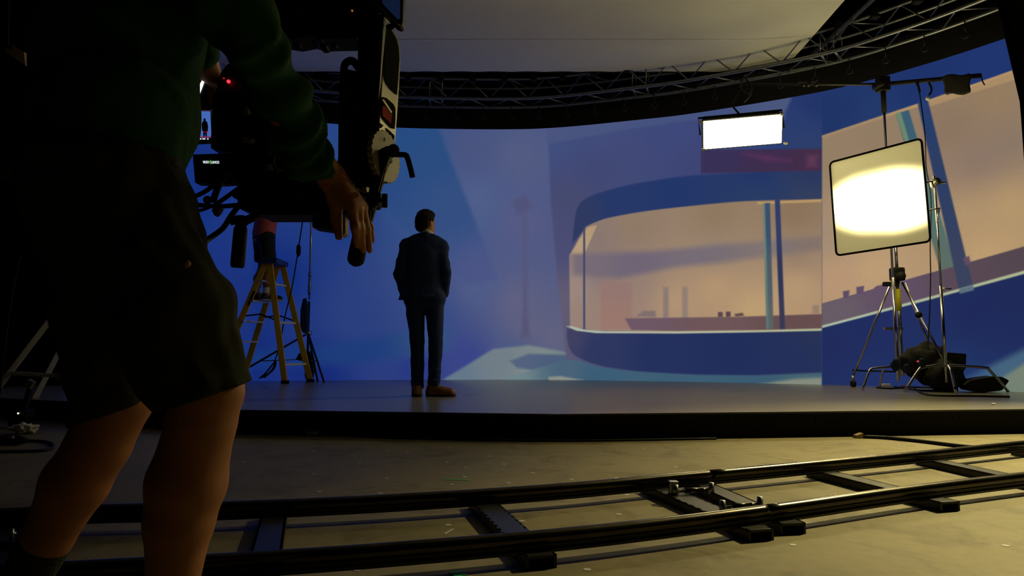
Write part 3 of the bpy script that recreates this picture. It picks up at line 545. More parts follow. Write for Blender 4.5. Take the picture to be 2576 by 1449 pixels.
# hanging LED panel
P = Quad(at(1765, 306, 7.72), at(1963, 287, 7.55), at(1972, 360, 7.66), at(1773, 375, 7.83))
pl = thing('led_panel', P.c, 'bright rectangular LED panel hanging in front of the blue night street', 'panel light')
MB().box(P.c-P.n*0.045, (P.w+0.02, P.h+0.02, 0.075), P.rot()).build('housing', 'rig', pl, bevel=0.008)
MB().box(P.c+P.n*0.001, (P.w-0.01, P.h-0.01, 0.012), P.rot()).build('diffuser', glow('panel_glow', (1.0, 0.86, 0.40), 30.0), pl)
flap = Quad(at(1769, 293, 7.86), at(1961, 276, 7.69), at(1964, 290, 7.70), at(1766, 309, 7.87))
MB().prism([flap.tl, flap.tr, flap.br, flap.bl], P.n*0.012).build('top_flap', 'rig', pl)
for u in (0.0, 1.0):
    for v in (0.0, 1.0):
        c = P.p(u, v, 0.02); MB().box(c+P.x*(0.015 if u else -0.015), (0.04, 0.025, 0.03), P.rot()).build('corner_clip', 'alu', pl)
yk = P.p(0.5, 1.0, -0.04)
m = MB().tube([P.p(0.0, 0.5, -0.04)-P.x*0.03, P.p(0.0, 1.1, -0.06)-P.x*0.03, P.p(1.0, 1.1, -0.06)+P.x*0.03, P.p(1.0, 0.5, -0.04)+P.x*0.03], 0.012, 8)
m.build('yoke', 'black', pl, True)
hp = bl_ + bd*0.05
MB().tube([P.p(0.5, 1.1, -0.06), Vector((P.p(0.5, 1.1).x, hp.y, hp.z-0.25)), hp], 0.011, 8).build('spigot', 'rubber', pl, True)
rc = MB()
q0 = hp+Vector((0, -0.04, 0.0))
rc.tube(spline([q0+Vector((0.01, 0, 0.1)), q0+Vector((-0.06, 0, -0.06)), q0+Vector((0.04, 0, -0.16)), q0+Vector((-0.03, 0, -0.24)), q0+Vector((0.05, 0, -0.16)), q0+Vector((0.07, 0, -0.05)), q0+Vector((0.0, 0, 0.06))], 6), 0.011, 6)
o = rc.build('looped_cable', 'trussdark', None, True); tag(o, 'loops of cable hanging above the bright LED panel', 'cable')

# ------------------------------------------------------------------ white diffusion frame lit from behind
Q = Quad(at(2087, 409, 6.85), at(2318, 348, 6.35), at(2341, 607, 6.30), at(2104, 643, 6.80))
df = thing('diffusion_frame', Q.p(0.5, 0), 'square white diffusion frame with thin black rim glowing from behind', 'diffusion frame')
MB().grid(lambda u, v: Q.p(0.004+0.992*u, 0.004+0.992*v), 24, 24).build('cloth', 'diffusion', df, True)
rim = []
rr = 0.045
for (u, v, a0) in ((0, 0, 180), (1, 0, 270), (1, 1, 0), (0, 1, 90)):
    for k in range(6):
        a = math.radians(a0+90*k/5); cu, cv = (rr if u == 0 else 1-rr), (rr if v == 0 else 1-rr)
        rim.append(Q.p(cu+rr*math.cos(a), cv+rr*math.sin(a)))
MB().tube(rim, 0.0105, 8, closed=True).build('rim', 'rubber', df, True)
hg = Q.p(1.0, 0.57, -0.01)
MB().tube([hg, hg+Q.x*0.05-Q.n*0.02, hg+Q.x*0.05-Q.n*0.02-Q.y*0.06], 0.012, 8).build('mount_pin', 'chrome', df, True)
MB().tube([Q.p(1.0, 0.30, -0.01), Q.p(1.0, 0.30, -0.02)+Q.x*0.09], 0.007, 8).build('mount_pin', 'chrome', df, True)

def leg_set(root, base, zc, specs, r=0.011, m_='chrome', name='leg'):
    for ang, rad in specs:
        a = math.radians(ang); d_ = Vector((math.cos(a), math.sin(a), 0))
        MB().tube([Vector((base.x, base.y, zc)), base+d_*rad+Vector((0, 0, 0.015))], r, 10).build(name, m_, root, True)
# frame stand
C0 = Vector((4.36, 6.84, HS)); c_t = on_y(2340, 455, 6.84).z
cs = thing('frame_stand', C0, 'slim chrome stand holding the right edge of the white frame', 'stand')
MB().tube([C0+Vector((0, 0, 0.1)), Vector((C0.x, C0.y, 1.25))], 0.016, 12).build('pole', 'chrome', cs, True)
MB().tube([Vector((C0.x, C0.y, 1.2)), Vector((C0.x, C0.y, c_t+0.05))], 0.011, 12).build('riser', 'chrome', cs, True)
hd = Vector((C0.x, C0.y, c_t-0.02))
MB().cyl(hd+Vector((-0.02, -0.06, 0)), hd+Vector((0.02, 0.06, 0)), 0.04).build('grip_head', 'alu', cs, True)
MB().tube([hd, hd+Vector((0.10, -0.02, 0.0))], 0.012, 8).build('grip_knob', 'chrome', cs, True)
e1 = hg+Q.x*0.05-Q.n*0.02-Q.y*0.05
MB().tube([e1, hd], 0.009, 8).build('grip_arm', 'chrome', cs, True)
e2 = Q.p(1.0, 0.30, -0.02)+Q.x*0.09
MB().tube([e2, Vector((C0.x, C0.y, e2.z))], 0.008, 8).build('grip_arm', 'chrome', cs, True)
MB().tube([Vector((C0.x, C0.y, 1.22)), Vector((C0.x+0.09, C0.y-0.02, 1.22))], 0.009, 8).build('tee_handle', 'chrome', cs, True)
for ang, rr_ in ((-10, 0.42), (190, 0.30), (262, 0.20)):
    a = math.radians(ang); d_ = Vector((math.cos(a), math.sin(a)*0.6, 0))
    pts = [C0+Vector((0, 0, 0.27)), C0+d_*0.1+Vector((0, 0, 0.27)), C0+d_*(rr_-0.05)+Vector((0, 0, 0.25)), C0+d_*rr_+Vector((0, 0, 0.22)), C0+d_*(rr_+0.16)+Vector((0, 0, 0.013))]
    MB().tube(spline(pts, 4), 0.014, 10).build('leg', 'chrome', cs, True)
# lamp stand with the spotlight that fills the frame
B0 = Vector((4.30, 7.50, HS))
ls = thing('lamp_stand', B0, 'heavy chrome tripod stand on casters with yellow tape on its column', 'stand')
z_col = on_y(2272, 690, 7.5).z
MB().tube([B0+Vector((0, 0, 0.14)), Vector((B0.x, B0.y, z_col))], 0.024, 14).build('column', 'chrome', ls, True)
MB().tube([Vector((B0.x, B0.y, z_col)), Vector((B0.x, B0.y, 1.98))], 0.018, 14).build('riser', 'chrome', ls, True)
MB().tube([Vector((B0.x, B0.y, on_y(2272, 782, 7.5).z)), Vector((B0.x, B0.y, on_y(2272, 727, 7.5).z))], 0.029, 14).build('tape_band', 'ytape', ls, True)
MB().box((B0.x, B0.y, z_col), (0.13, 0.11, 0.15)).build('collar', 'rubber', ls, bevel=0.02)
MB().cyl((B0.x-0.02, B0.y-0.12, z_col-0.03), (B0.x+0.02, B0.y+0.05, z_col-0.03), 0.045).build('collar_knob', 'rubber', ls, True)
MB().box((B0.x-0.08, B0.y, z_col-0.11), (0.16, 0.05, 0.05)).build('leg_bracket', 'rubber', ls, bevel=0.01)
zs_ = z_col-0.10
wheels = [on_z(2146, 958, HS+0.07), Vector((B0.x+0.30, B0.y-0.22, HS+0.07)), Vector((B0.x+0.16, B0.y-0.62, HS+0.07))]
for w_ in wheels:
    st = Vector((B0.x, B0.y, zs_)) + (Vector((w_.x, w_.y, zs_))-Vector((B0.x, B0.y, zs_))).normalized()*0.07
    lg = MB().tube([st, w_+Vector((0, 0, 0.05))], 0.0145, 10).build('leg', 'chrome', ls, True)
    MB().tube([w_+Vector((-0.02, 0, -0.035)), w_+Vector((0.02, 0, -0.035))], 0.035, 14).build('caster', 'rubber', lg, True)
    MB().tube([w_+Vector((0, 0, 0.06)), w_+Vector((0, 0, -0.02))], 0.02, 10).build('caster_fork', 'alu', lg, True)
    MB().tube([w_+Vector((0, 0, 0.12)), Vector((B0.x, B0.y, 0.36))], 0.009, 8).build('brace', 'rubber', ls, True)
kb = at(2311, 792, 7.1); 
MB().ball(kb, 0.035, 12).build('leg_knob', 'rubber', ls, True)
MB().box((B0.x-0.09, B0.y-0.03, on_y(2250, 827, 7.5).z), (0.20, 0.04, 0.03)).build('column_bracket', 'alu', ls)
# spotlight head behind the frame
LH = Vector((B0.x, B0.y, 2.08)); tgt = Q.p(0.56, 0.47); ld = (tgt-LH).normalized()
sp = thing('spotlight', LH, 'round black spotlight on the tripod stand behind the white frame', 'spotlight')
MB().tube([LH-ld*0.20, LH-ld*0.14, LH+ld*0.12, LH+ld*0.13], [0.09, 0.13, 0.13, 0.10], 24).build('body', 'rig', sp, True)
for s in (-1, 1):
    sd_ = ld.cross(Vector((0, 0, 1))).normalized()
    MB().bar(LH+sd_*s*0.15+Vector((0, 0, 0.03)), LH+sd_*s*0.13+Vector((0, 0, -0.10)), 0.03, 0.012, up=sd_).build('yoke', 'black', sp)
lamp('spotlight_beam', 'SPOT', LH+ld*0.15, tgt, 2000, (1.0, 0.86, 0.40), spot_size=math.radians(58), spot_blend=1.0, shadow_soft_size=0.05).scale = (1.0, 0.55, 1.0)
lamp('spotlight_spill', 'POINT', LH+Vector((0, 0, 0.30)), LH, 60, (1.0, 0.86, 0.34), shadow_soft_size=0.5)   # light leaking from the vents on top of the head

# sandbags, cables and clutter round the stands
def bag(c, sx, sy, sz, seed, label, m_='canvas', amp=0.3):
    c = Vector(c); o = cloth_lump('sandbag', (c.x, c.y, c.z), sx, sy, sz, m_, None, amp, seed)
    tag(o, label, 'sandbag'); return o
bag((4.22, 7.05, HS+0.30), 0.19, 0.10, 0.16, 1, 'black sandbag slung low on the stands, nearest the tripod leg on the left')
bag((4.45, 7.22, HS+0.26), 0.19, 0.11, 0.23, 2, 'black peaked sandbag at the back between the lamp and frame stands')
bag((4.42, 6.98, HS+0.16), 0.20, 0.13, 0.16, 5, 'black sandbag drooping to the stage at the foot of the frame stand')
bd_ = [at(2385, 886, 6.9), at(2432, 890, 6.9), at(2430, 930, 6.9), at(2400, 928, 6.9), at(2380, 938, 6.9), at(2368, 925, 6.9)]
o = MB().prism(bd_, (0.04, 0.16, 0)).build('sandbag', 'canvas', None, False, 0.012); tag(o, 'stiff square black sandbag hung on the frame stand leg', 'sandbag')
nb_ = MB()
bs = [(2424, 962), (2440, 950), (2470, 944), (2500, 940), (2522, 941), (2541, 950), (2532, 962), (2522, 976), (2480, 980), (2440, 976)]
pp = [at(x, y, 6.75) for x, y in bs]; zmin = min(p.z for p in pp)
pp = [p+Vector((0, 0, HS+0.004-zmin)) for p in pp]
o = nb_.prism(pp, (0.05, 0.22, 0)).build('sandbag', 'canvas', None, False, 0.02); tag(o, 'black sandbag lying on the stage at far right, under a bent chrome leg', 'sandbag')
for k, (x, y, r_) in enumerate(((2252, 918, 0.045), (2281, 925, 0.03), (2320, 912, 0.035))):
    o = cloth_lump('tie_cloth', at(x, y, 6.6), r_, r_*0.5, r_*1.3, 'blueflag', None, 0.3, 11+k, 14)
    tag(o, ('dark blue tie on the left sandbag of the stands', 'dark blue tie on the middle of the sandbags', 'dark blue tie on the right of the sandbags by the red light')[k], 'tie')
o = MB().cyl(at(2308, 909, 6.5), at(2308, 909, 6.5)+Vector((0, -0.01, 0)), 0.008).build('indicator_light', glow('red_dot', (1, 0.05, 0.08), 0.8), None); tag(o, 'tiny red light glowing among the black sandbags', 'light')
for pts, r_, lb in (
    ([(2205, 975), (2240, 977), (2300, 974), (2370, 976), (2440, 977), (2490, 979)], 0.009, 'black cable running along the stage past the sandbags'),
    ([(2300, 976), (2322, 990), (2360, 995), (2450, 996), (2540, 998)], 0.009, 'black cable looping along the stage nearest the edge'),
    ([(2250, 972), (2290, 979), (2340, 982), (2420, 975), (2440, 981), (2480, 985)], 0.008, 'black cable wavering on the stage under the bent chrome legs')):
    o = MB().tube(spline([on_z(x, y, HS+r_) for x, y in pts], 8), r_, 8).build('power_cable', 'cable', None, True); tag(o, lb, 'cable')
o = MB().box(on_z(2228, 969, HS+0.02), (0.11, 0.05, 0.035), Matrix.Rotation(0.2, 3, 'Z')).build('cable_connector', 'white', None, bevel=0.008); tag(o, 'pale cable connector lying left of the stands', 'connector')
o = MB().box(on_z(2278, 972, HS+0.015), (0.10, 0.04, 0.025), Matrix.Rotation(-0.2, 3, 'Z')).build('cable_connector', 'tan', None, bevel=0.008); tag(o, 'brown cable connector lying under the sandbags', 'connector')
o = cloth_lump('paper_scrap', on_z(2500, 1016, HS+0.008), 0.02, 0.012, 0.006, 'white', None, 0.5, 9, 10); tag(o, 'small pale scrap lying on the right of the stage', 'scrap')
pc = [at(2316, 250, 6.9), at(2326, 330, 6.9), at(2330, 420, 6.95), at(2342, 500, 7.0), at(2340, 620, 7.0), at(2341, 700, 7.0), at(2338, 800, 7.0), at(2335, 860, 7.0), at(2336, 905, 7.0)]
pc[0] = bm_.lerp(br_, 0.38)
o = MB().tube(spline(pc, 6), 0.006, 6).build('power_cable', 'cable', None, True); tag(o, 'thin black cable hanging from the boom arm behind the white frame', 'cable')
o = thing('plug_lead', at(2332, 205, 6.9), 'short hanging lead with a pale plug below the boom arm', 'plug')
kk = bm_.lerp(br_, 0.48)
MB().tube(spline([kk, kk+Vector((0.03, -0.01, -0.10)), kk+Vector((0.0, -0.01, -0.17))], 5), 0.010, 8).build('lead', 'rubber', o, True)
MB().ball(kk+Vector((-0.015, -0.01, -0.20)), 0.022, 12).build('plug', 'white', o, True)

# ------------------------------------------------------------------ dolly track
RT_, RZ = 0.021, 0.068
far_px = [(-420, 1300), (-200, 1289), (0, 1279), (241, 1268.5), (558, 1261), (979, 1243), (1400, 1216), (1692, 1190), (2037, 1159), (2341, 1131), (2576, 1108), (2900, 1077)]
near_px = [(-420, 1440), (-200, 1430), (0, 1420), (172, 1411), (365, 1401), (600, 1389), (979, 1364), (1400, 1329), (1692, 1298), (1994, 1260), (2300, 1219), (2576, 1187), (2950, 1146)]
far = spline([on_z(x, y, RZ+RT_) - Vector((0, 0, RT_)) for x, y in far_px], 8)
near = spline([on_z(x, y, RZ+RT_) - Vector((0, 0, RT_)) for x, y in near_px], 8)
def track(name, x0f, x1f, x0n, x1n, sleepers, label):
    t = thing(name, (sum((x0f, x1f))/2, 2.3, 0), label, 'dolly track', 'dolly track sections')
    for P_, a, b in ((far, x0f, x1f), (near, x0n, x1n)):
        pts = [p for p in P_ if a <= p.x <= b]
        for q, side_ in ((a, 0), (b, 1)):              # meet the next section exactly at the joint
            for p0, p1 in zip(P_[:-1], P_[1:]):
                if p0.x < q < p1.x:
                    e_ = p0.lerp(p1, (q-p0.x)/(p1.x-p0.x)); pts = ([e_]+pts) if side_ == 0 else (pts+[e_])
        rl = MB().tube(pts, RT_, 14).build('rail', 'steel', t, True)
        w = MB()
        for p, q in zip(pts[:-1], pts[1:]): w.bar(p+Vector((0, 0, -RT_-0.003)), q+Vector((0, 0, -RT_-0.003)), 0.026, 0.022); w.bar(p+Vector((0, 0, -RT_-0.011)), q+Vector((0, 0, -RT_-0.011)), 0.052, 0.008)
        w.build('rail_foot', 'sleeper', rl)
    for a, b, w_ in sleepers:
        A_, B_ = on_z(*a, 0.036), on_z(*b, 0.036); d_ = (B_-A_).normalized(); n_ = Vector((-d_.y, d_.x, 0))
        m_ = MB()
        m_.bar(A_+Vector((0, 0, -0.004)), B_+Vector((0, 0, -0.004)), w_, 0.008)
        for s in (-1, 1): m_.bar(A_+n_*s*(w_/2-0.004)+Vector((0, 0, -0.018)), B_+n_*s*(w_/2-0.004)+Vector((0, 0, -0.018)), 0.008, 0.036)
        sl = m_.build('sleeper', 'sleeper', t)
    return t
t1 = track('dolly_track', -4, 0.842, -4, 0.842, [((42, 1296), (-40, 1440), 0.1), ((693, 1277), (652, 1470), 0.085), ((1208, 1252), (1362, 1398), 0.09), ((1636, 1215), (1915, 1332), 0.09)],
           'curved black dolly track section running left behind the bare legs')
t2 = track('dolly_track', 0.842, 6, 0.842, 6, [((1745, 1206), (1995, 1316), 0.09), ((2048, 1178), (2390, 1262), 0.09), ((2322, 1150), (2640, 1218), 0.09), ((2560, 1128), (2900, 1185), 0.09)],
           'curved black dolly track section running out of frame to the right')
for a, b in (((1700, 1236), (1790, 1230)), ((1818, 1277), (1912, 1267))):
    A_, B_ = on_z(*a, 0.05), on_z(*b, 0.05)
    cn = MB().tube([A_, B_], 0.006, 8).build('coupling', 'alu', t1, True)
    for q in (A_, B_):
        MB().cyl(q-Vector((0, 0, 0.02)), q+Vector((0, 0, 0.025)), 0.013, 0.010, 12).build('coupling_bolt', 'alu', cn, True)
    MB().tube([A_.lerp(B_, 0.25), A_.lerp(B_, 0.75)], 0.010, 8).build('coupling_sleeve', 'steel', cn, True)
MB().box(on_z(1694, 1226, 0.06), (0.035, 0.035, 0.05)).build('end_block', 'alu', t1, bevel=0.004)

# floor marks
for x, y in ((790, 1135), (905, 1163), (1025, 1140), (790, 1192), (973, 1203), (803, 1237), (957, 1241), (1125, 1163), (1172, 1176), (1168, 1200), (1136, 1219), (1280, 1215), (1340, 1190), (1268, 1168), (1130, 1127),
             (975, 1133), (940, 1404), (1128, 1321), (897, 1434), (1557, 1294), (1577, 1245), (1438, 1206), (1551, 1203), (1995, 1371), (2530, 1373), (1477, 1433), (1313, 1311), (613, 1163), (1232, 1148), (1620, 1130), (1700, 1175)):
    c = on_z(x, y, 0.0); m = MB(); n_ = 12; r_ = 0.011
    m.prism([c+Vector((r_*math.cos(2*math.pi*k/n_), r_*math.sin(2*math.pi*k/n_), 0.0012)) for k in range(n_)], (0, 0, -0.001))
    tag(m.build('tape_dot', 'wtape', None), 'small pale tape dot stuck on the brown concrete floor', 'tape mark', 'tape dots on the floor')
for a, b, lb, w_ in (((1117, 1206), (1180, 1208), 'green tape strip on the floor beyond the track, straight ahead of the rails', 0.012), ((1143, 1437), (1160, 1449), 'green tape scrap on the floor in front of the near rail', 0.035)):
    A_, B_ = on_z(*a, 0.001), on_z(*b, 0.001)
    tag(MB().bar(A_, B_, w_, 0.0012).build('tape_strip', 'gtape', None), lb, 'tape mark')
A_, B_ = on_z(1118, 1343, 0.001), on_z(1140, 1330, 0.001)
tag(MB().bar(A_, B_, 0.006, 0.0012).build('tape_strip', 'wtape', None), 'thin pale tape curl on the floor between the two rails', 'tape mark')
tag(MB().bar(on_z(1165, 992.5, HS), on_z(1196, 993.5, HS), 0.014, 0.002).build('tape_strip', 'gtape', None), 'short green tape mark on the stage right of the brown shoes', 'tape mark')
tag(MB().bar(on_z(1855, 982, HS), on_z(1882, 984, HS), 0.014, 0.002).build('tape_strip', 'gtape', None), 'short green tape mark on the stage below the lit shop', 'tape mark')
o = MB().tube(spline([on_z(x, y, 0.012) for x, y in ((2170, 1098), (2230, 1101), (2320, 1110), (2410, 1121), (2500, 1130))], 6), 0.012, 8).build('floor_cable', 'cable', None, True)
tag(o, 'black cable on the floor between the stage and the far rail at right', 'cable')
o = MB().prism([on_z(2153, 1103, 0)+Vector((0, 0, 0.002)), on_z(2172, 1103, 0)+Vector((0, 0, 0.002)), on_z(2172, 1103, 0)+Vector((0, 0, 0.035)), on_z(2156, 1103, 0)+Vector((0, 0, 0.02))], (0, 0.05, 0)).build('wooden_wedge', 'beige', None)
tag(o, 'small wooden wedge on the floor against the stage front', 'wedge')
for pts, r_, lb in (([(560, 1086), (680, 1087), (760, 1086), (800, 1085), (860, 1092), (960, 1098), (1040, 1101)], 0.010, 'black cable lying along the foot of the stage front'),
                    ([(900, 1096), (1100, 1103), (1300, 1107), (1500, 1107), (1800, 1102)], 0.008, 'thin black cable along the stage foot under the man in the suit')):
    o = MB().tube(spline([on_z(x, y, r_)+Vector((0, -0.02, 0)) for x, y in pts], 6), r_, 8).build('floor_cable', 'cable', None, True); tag(o, lb, 'cable')
for x in (784, 801):
    pass
o = MB().box(on_z(792, 1087, 0.02)+Vector((0, -0.05, 0)), (0.09, 0.03, 0.03)).build('cable_connector', 'alu', None, bevel=0.006); tag(o, 'shiny cable connector at the foot of the stage front', 'connector')

# ------------------------------------------------------------------ figures: one skin grown over many soft shapes
V3 = lambda *a: np.array(a, np.float32)
def cap(a, b, ra, rb=None, k=0.03, flat=None):
    return ('cap', np.array(a, np.float32), np.array(b, np.float32), ra, ra if rb is None else rb, k, flat)
def ell(c, axes, radii, k=0.03):
    return ('ell', np.array(c, np.float32), np.array(axes, np.float32), np.array(radii, np.float32), k)
def prim_d(p, X):
    if p[0] == 'cap':
        _, a, b, ra, rb, k, flat = p
        if flat is not None:
            ax, f = np.array(flat[0], np.float32), flat[1]; ax = ax/np.linalg.norm(ax)
            mid = (a+b)/2
            def sq(P): return P + np.multiply.outer((P-mid)@ax, ax)*(f-1)
            X = sq(X); a = sq(a); b = sq(b)
        d = b-a; t = np.clip(((X-a)@d)/max(1e-9, float(d@d)), 0, 1)
        return np.linalg.norm(X-(a+t[..., None]*d), axis=-1)-(ra+t*(rb-ra))
    _, c, ax, r, k = p
    L_ = (X-c)@ax.T; q = L_/r; n1 = np.linalg.norm(q, axis=-1); n2 = np.linalg.norm(q/r, axis=-1)
    return n1*(n1-1)/np.maximum(n2, 1e-6)
def prim_box(p, pad):
    if p[0] == 'cap':
        r = max(p[3], p[4]); f = p[6][1] if p[6] is not None else 1
        r = r*max(1, 1/f) if f < 1 else r
        return np.minimum(p[1], p[2])-r-pad, np.maximum(p[1], p[2])+r+pad
    r = float(p[3].max()); return p[1]-r-pad, p[1]+r+pad
def folds(amp, freq, seed, n=6):
    rg = np.random.RandomState(seed); K = rg.normal(size=(n, 3)); K /= np.linalg.norm(K, axis=1)[:, None]; F = freq*(0.6+rg.rand(n)*1.2); ph = rg.rand(n)*6.28
    def f(X):
        out = 0
        for i in range(n): out = out + np.sin(X@(K[i]*F[i]).astype(np.float32)+ph[i]+1.5*np.sin(X@(K[(i+1) % n]*F[i]*0.5).astype(np.float32)))
        return out*(amp/n*1.6)
    return f
def sdf(name, prims, vox, m_, parent, cuts=(), disp=None, post=None):
    """mesh of a smooth union of shapes; cuts = half spaces (point, normal) that are removed on the normal side"""
    pad = 0.05
    B = [prim_box(p, pad) for p in prims]
    lo = np.min([b[0] for b in B], 0); hi = np.max([b[1] for b in B], 0)
    n = np.ceil((hi-lo)/vox).astype(int)+1
    D = np.full(n, 1.0, np.float32)
    gx = [lo[i]+vox*np.arange(n[i], dtype=np.float32) for i in range(3)]
    for p, (a, b) in zip(prims, B):
        i0 = np.maximum(0, ((a-lo)/vox).astype(int)); i1 = np.minimum(n, ((b-lo)/vox).astype(int)+2)
        sl = tuple(slice(i0[i], i1[i]) for i in range(3))
        X = np.stack(np.meshgrid(*[gx[i][sl[i]] for i in range(3)], indexing='ij'), -1)
        d = prim_d(p, X); e = D[sl]; k = p[5] if p[0] == 'cap' else p[4]
        if k < 0: D[sl] = np.maximum(e, -d); continue
        h = np.clip(0.5+0.5*(e-d)/k, 0, 1); D[sl] = e+(d-e)*h-k*h*(1-h)
    need = np.abs(D) < 0.06
    if disp is not None or cuts or post:
        I = np.nonzero(need); X = np.stack([gx[i][I[i]] for i in range(3)], -1); d = D[I]
        if disp is not None: d = d+disp(X)
        if post: d = post(X, d)
        D[I] = d
        for pt, nr in cuts:
            nr = np.array(nr, np.float32); nr = nr/np.linalg.norm(nr)
            pl_ = (gx[0][:, None, None]-pt[0])*nr[0]+(gx[1][None, :, None]-pt[1])*nr[1]+(gx[2][None, None, :]-pt[2])*nr[2]
            D = np.maximum(D, pl_.astype(np.float32))
    D = np.pad(D, 1, constant_values=1.0); lo = lo-vox; n = n+2
    # surface nets
    ins = D < 0
    c = np.zeros(tuple(x-1 for x in n), np.int8)
    for i in (0, 1):
        for j in (0, 1):
            for q in (0, 1): c += ins[i:n[0]-1+i, j:n[1]-1+j, q:n[2]-1+q]
    act = (c > 0) & (c < 8); I = np.stack(np.nonzero(act), 1)
    idx = np.full(act.shape, -1, np.int32); idx[act] = np.arange(len(I))
    acc = np.zeros((len(I), 3), np.float32); cnt = np.zeros(len(I), np.float32)
    for ax in range(3):
        o1, o2 = [x for x in range(3) if x != ax]
        for s in (0, 1):
            for t in (0, 1):
                a = I.copy(); a[:, o1] += s; a[:, o2] += t; b = a.copy(); b[:, ax] += 1
                da, db = D[a[:, 0], a[:, 1], a[:, 2]], D[b[:, 0], b[:, 1], b[:, 2]]; x = (da < 0) != (db < 0)
                w = np.where(x, da/np.where(x, da-db, 1), 0); pnt = (a-I).astype(np.float32); pnt[:, ax] += w
                acc += pnt*x[:, None]; cnt += x
    Vt = lo+vox*(I+acc/np.maximum(cnt, 1)[:, None])
    quads = []
    for ax in range(3):
        o1, o2 = [(1, 2), (2, 0), (0, 1)][ax]
        s0 = [slice(None)]*3; s1 = [slice(None)]*3; s0[ax] = slice(0, -1); s1[ax] = slice(1, None)
        A_ = ins[tuple(s0)]; B_ = ins[tuple(s1)]; E = np.stack(np.nonzero(A_ != B_), 1)
        fl = A_[E[:, 0], E[:, 1], E[:, 2]]
        def cell(d1, d2):
            q = E.copy(); q[:, o1] += d1; q[:, o2] += d2; return idx[q[:, 0], q[:, 1], q[:, 2]]
        q = np.stack([cell(-1, -1), cell(0, -1), cell(0, 0), cell(-1, 0)], 1)
        q[~fl] = q[~fl][:, ::-1]; quads.append(q)
    Q_ = np.concatenate(quads); Q_ = Q_[(Q_ >= 0).all(1)]
    me = bpy.data.meshes.new(name)
    me.vertices.add(len(Vt)); me.vertices.foreach_set('co', Vt.astype(np.float32).ravel())
    me.loops.add(len(Q_)*4); me.loops.foreach_set('vertex_index', Q_.ravel().astype(np.int32))
    me.polygons.add(len(Q_)); me.polygons.foreach_set('loop_start', np.arange(0, len(Q_)*4, 4, dtype=np.int32))
    me.update(calc_edges=True); me.validate()
    bm = bmesh.new(); bm.from_mesh(me)
    for _ in range(2): bmesh.ops.smooth_vert(bm, verts=bm.verts, factor=0.5, use_axis_x=True, use_axis_y=True, use_axis_z=True)
    bm.to_mesh(me); bm.free()
    return link(name, me, m_, parent, True)

def head_prims(C, f, u, s=1.0):
    C = np.array(C, np.float32); f = np.array(f, np.float32); f /= np.linalg.norm(f); u = np.array(u, np.float32); u -= f*(u@f); u /= np.linalg.norm(u); r = np.cross(f, u)
    P_ = lambda a, b, c: C+(r*a+f*b+u*c)*s
    A_ = (r, f, u)
    pr = [ell(P_(0, -0.008, 0.012), A_, V3(0.074, 0.094, 0.108)*s, 0.02),
          cap(P_(-0.022, 0.035, -0.062), P_(0, 0.062, -0.092), 0.045*s, 0.028*s, 0.03), cap(P_(0.022, 0.035, -0.062), P_(0, 0.062, -0.092), 0.045*s, 0.028*s, 0.03),
          cap(P_(0, 0.086, 0.012), P_(0, 0.108, -0.026), 0.008*s, 0.012*s, 0.012),
          cap(P_(-0.034, 0.072, 0.026), P_(0.034, 0.072, 0.026), 0.012*s, None, 0.012),
          cap(P_(-0.020, 0.083, -0.056), P_(0.020, 0.083, -0.056), 0.0075*s, None, 0.008), cap(P_(-0.016, 0.081, -0.067), P_(0.016, 0.081, -0.067), 0.008*s, None, 0.008)]
    for q in (-1, 1):
        pr.append(ell(P_(0.031*q, 0.098, 0.006), A_, V3(0.017, 0.018, 0.010)*s, -1))
        pr.append(ell(P_(0.031*q, 0.074, 0.006), A_, V3(0.012, 0.012, 0.010)*s, 0.004))
        pr.append(ell(P_(0.078*q, -0.012, -0.006), A_, V3(0.009, 0.020, 0.031)*s, 0.008))
    hair = [ell(P_(0, -0.014, 0.024), A_, V3(0.083, 0.100, 0.108)*s, 0.02), ell(P_(0, -0.045, -0.03), A_, V3(0.070, 0.062, 0.075)*s, 0.03), ell(P_(0, 0.03, 0.085), A_, V3(0.062, 0.06, 0.036)*s, 0.03)]
    cut = [(P_(0, 0.052, 0.045), f*0.72-u*0.69)]
    return pr, hair, cut, P_
def foot_prims(an, heel, toe, s=1.0):
    an, heel, toe = [np.array(x, np.float32) for x in (an, heel, toe)]
    return [cap(an, heel, 0.036*s, 0.034*s), cap(heel, toe, 0.033*s, 0.030*s, 0.03), cap(an, (heel+toe)/2, 0.036*s, 0.03*s, 0.03)]
def shoe(name, heel, toe, z0, m_, parent, s=1.0, band=None):
    heel, toe = np.array(heel, np.float32), np.array(toe, np.float32); d = toe-heel; L_ = np.linalg.norm(d); d /= L_
    P_ = lambda t, z: np.array([*(heel+d*L_*t), z0+z], np.float32)
    pr = [cap(P_(0.08, 0.045), P_(0.10, 0.085), 0.040*s, 0.042*s, 0.02), cap(P_(0.05, 0.036), P_(0.9, 0.030), 0.040*s, 0.040*s, 0.03, None), cap(P_(0.55, 0.04), P_(0.8, 0.032), 0.046*s, 0.045*s, 0.03), cap(P_(0.15, 0.085), P_(0.6, 0.045), 0.036*s, 0.036*s, 0.03)]
    sh_ = sdf(name, pr, 0.007, m_, parent, cuts=[((0, 0, z0+0.014), (0, 0, -1)), ((0, 0, z0+0.10), (0, 0, 1))])
    so_ = [cap(P_(0.04, 0.02), P_(0.92, 0.02), 0.044*s, 0.044*s, 0.03), cap(P_(0.55, 0.02), P_(0.8, 0.02), 0.05*s, 0.049*s, 0.03)]
    sdf('shoe_sole', so_, 0.006, 'sole' if band is None else band, sh_, cuts=[((0, 0, z0+0.002), (0, 0, -1)), ((0, 0, z0+0.02), (0, 0, 1))])
    return sh_

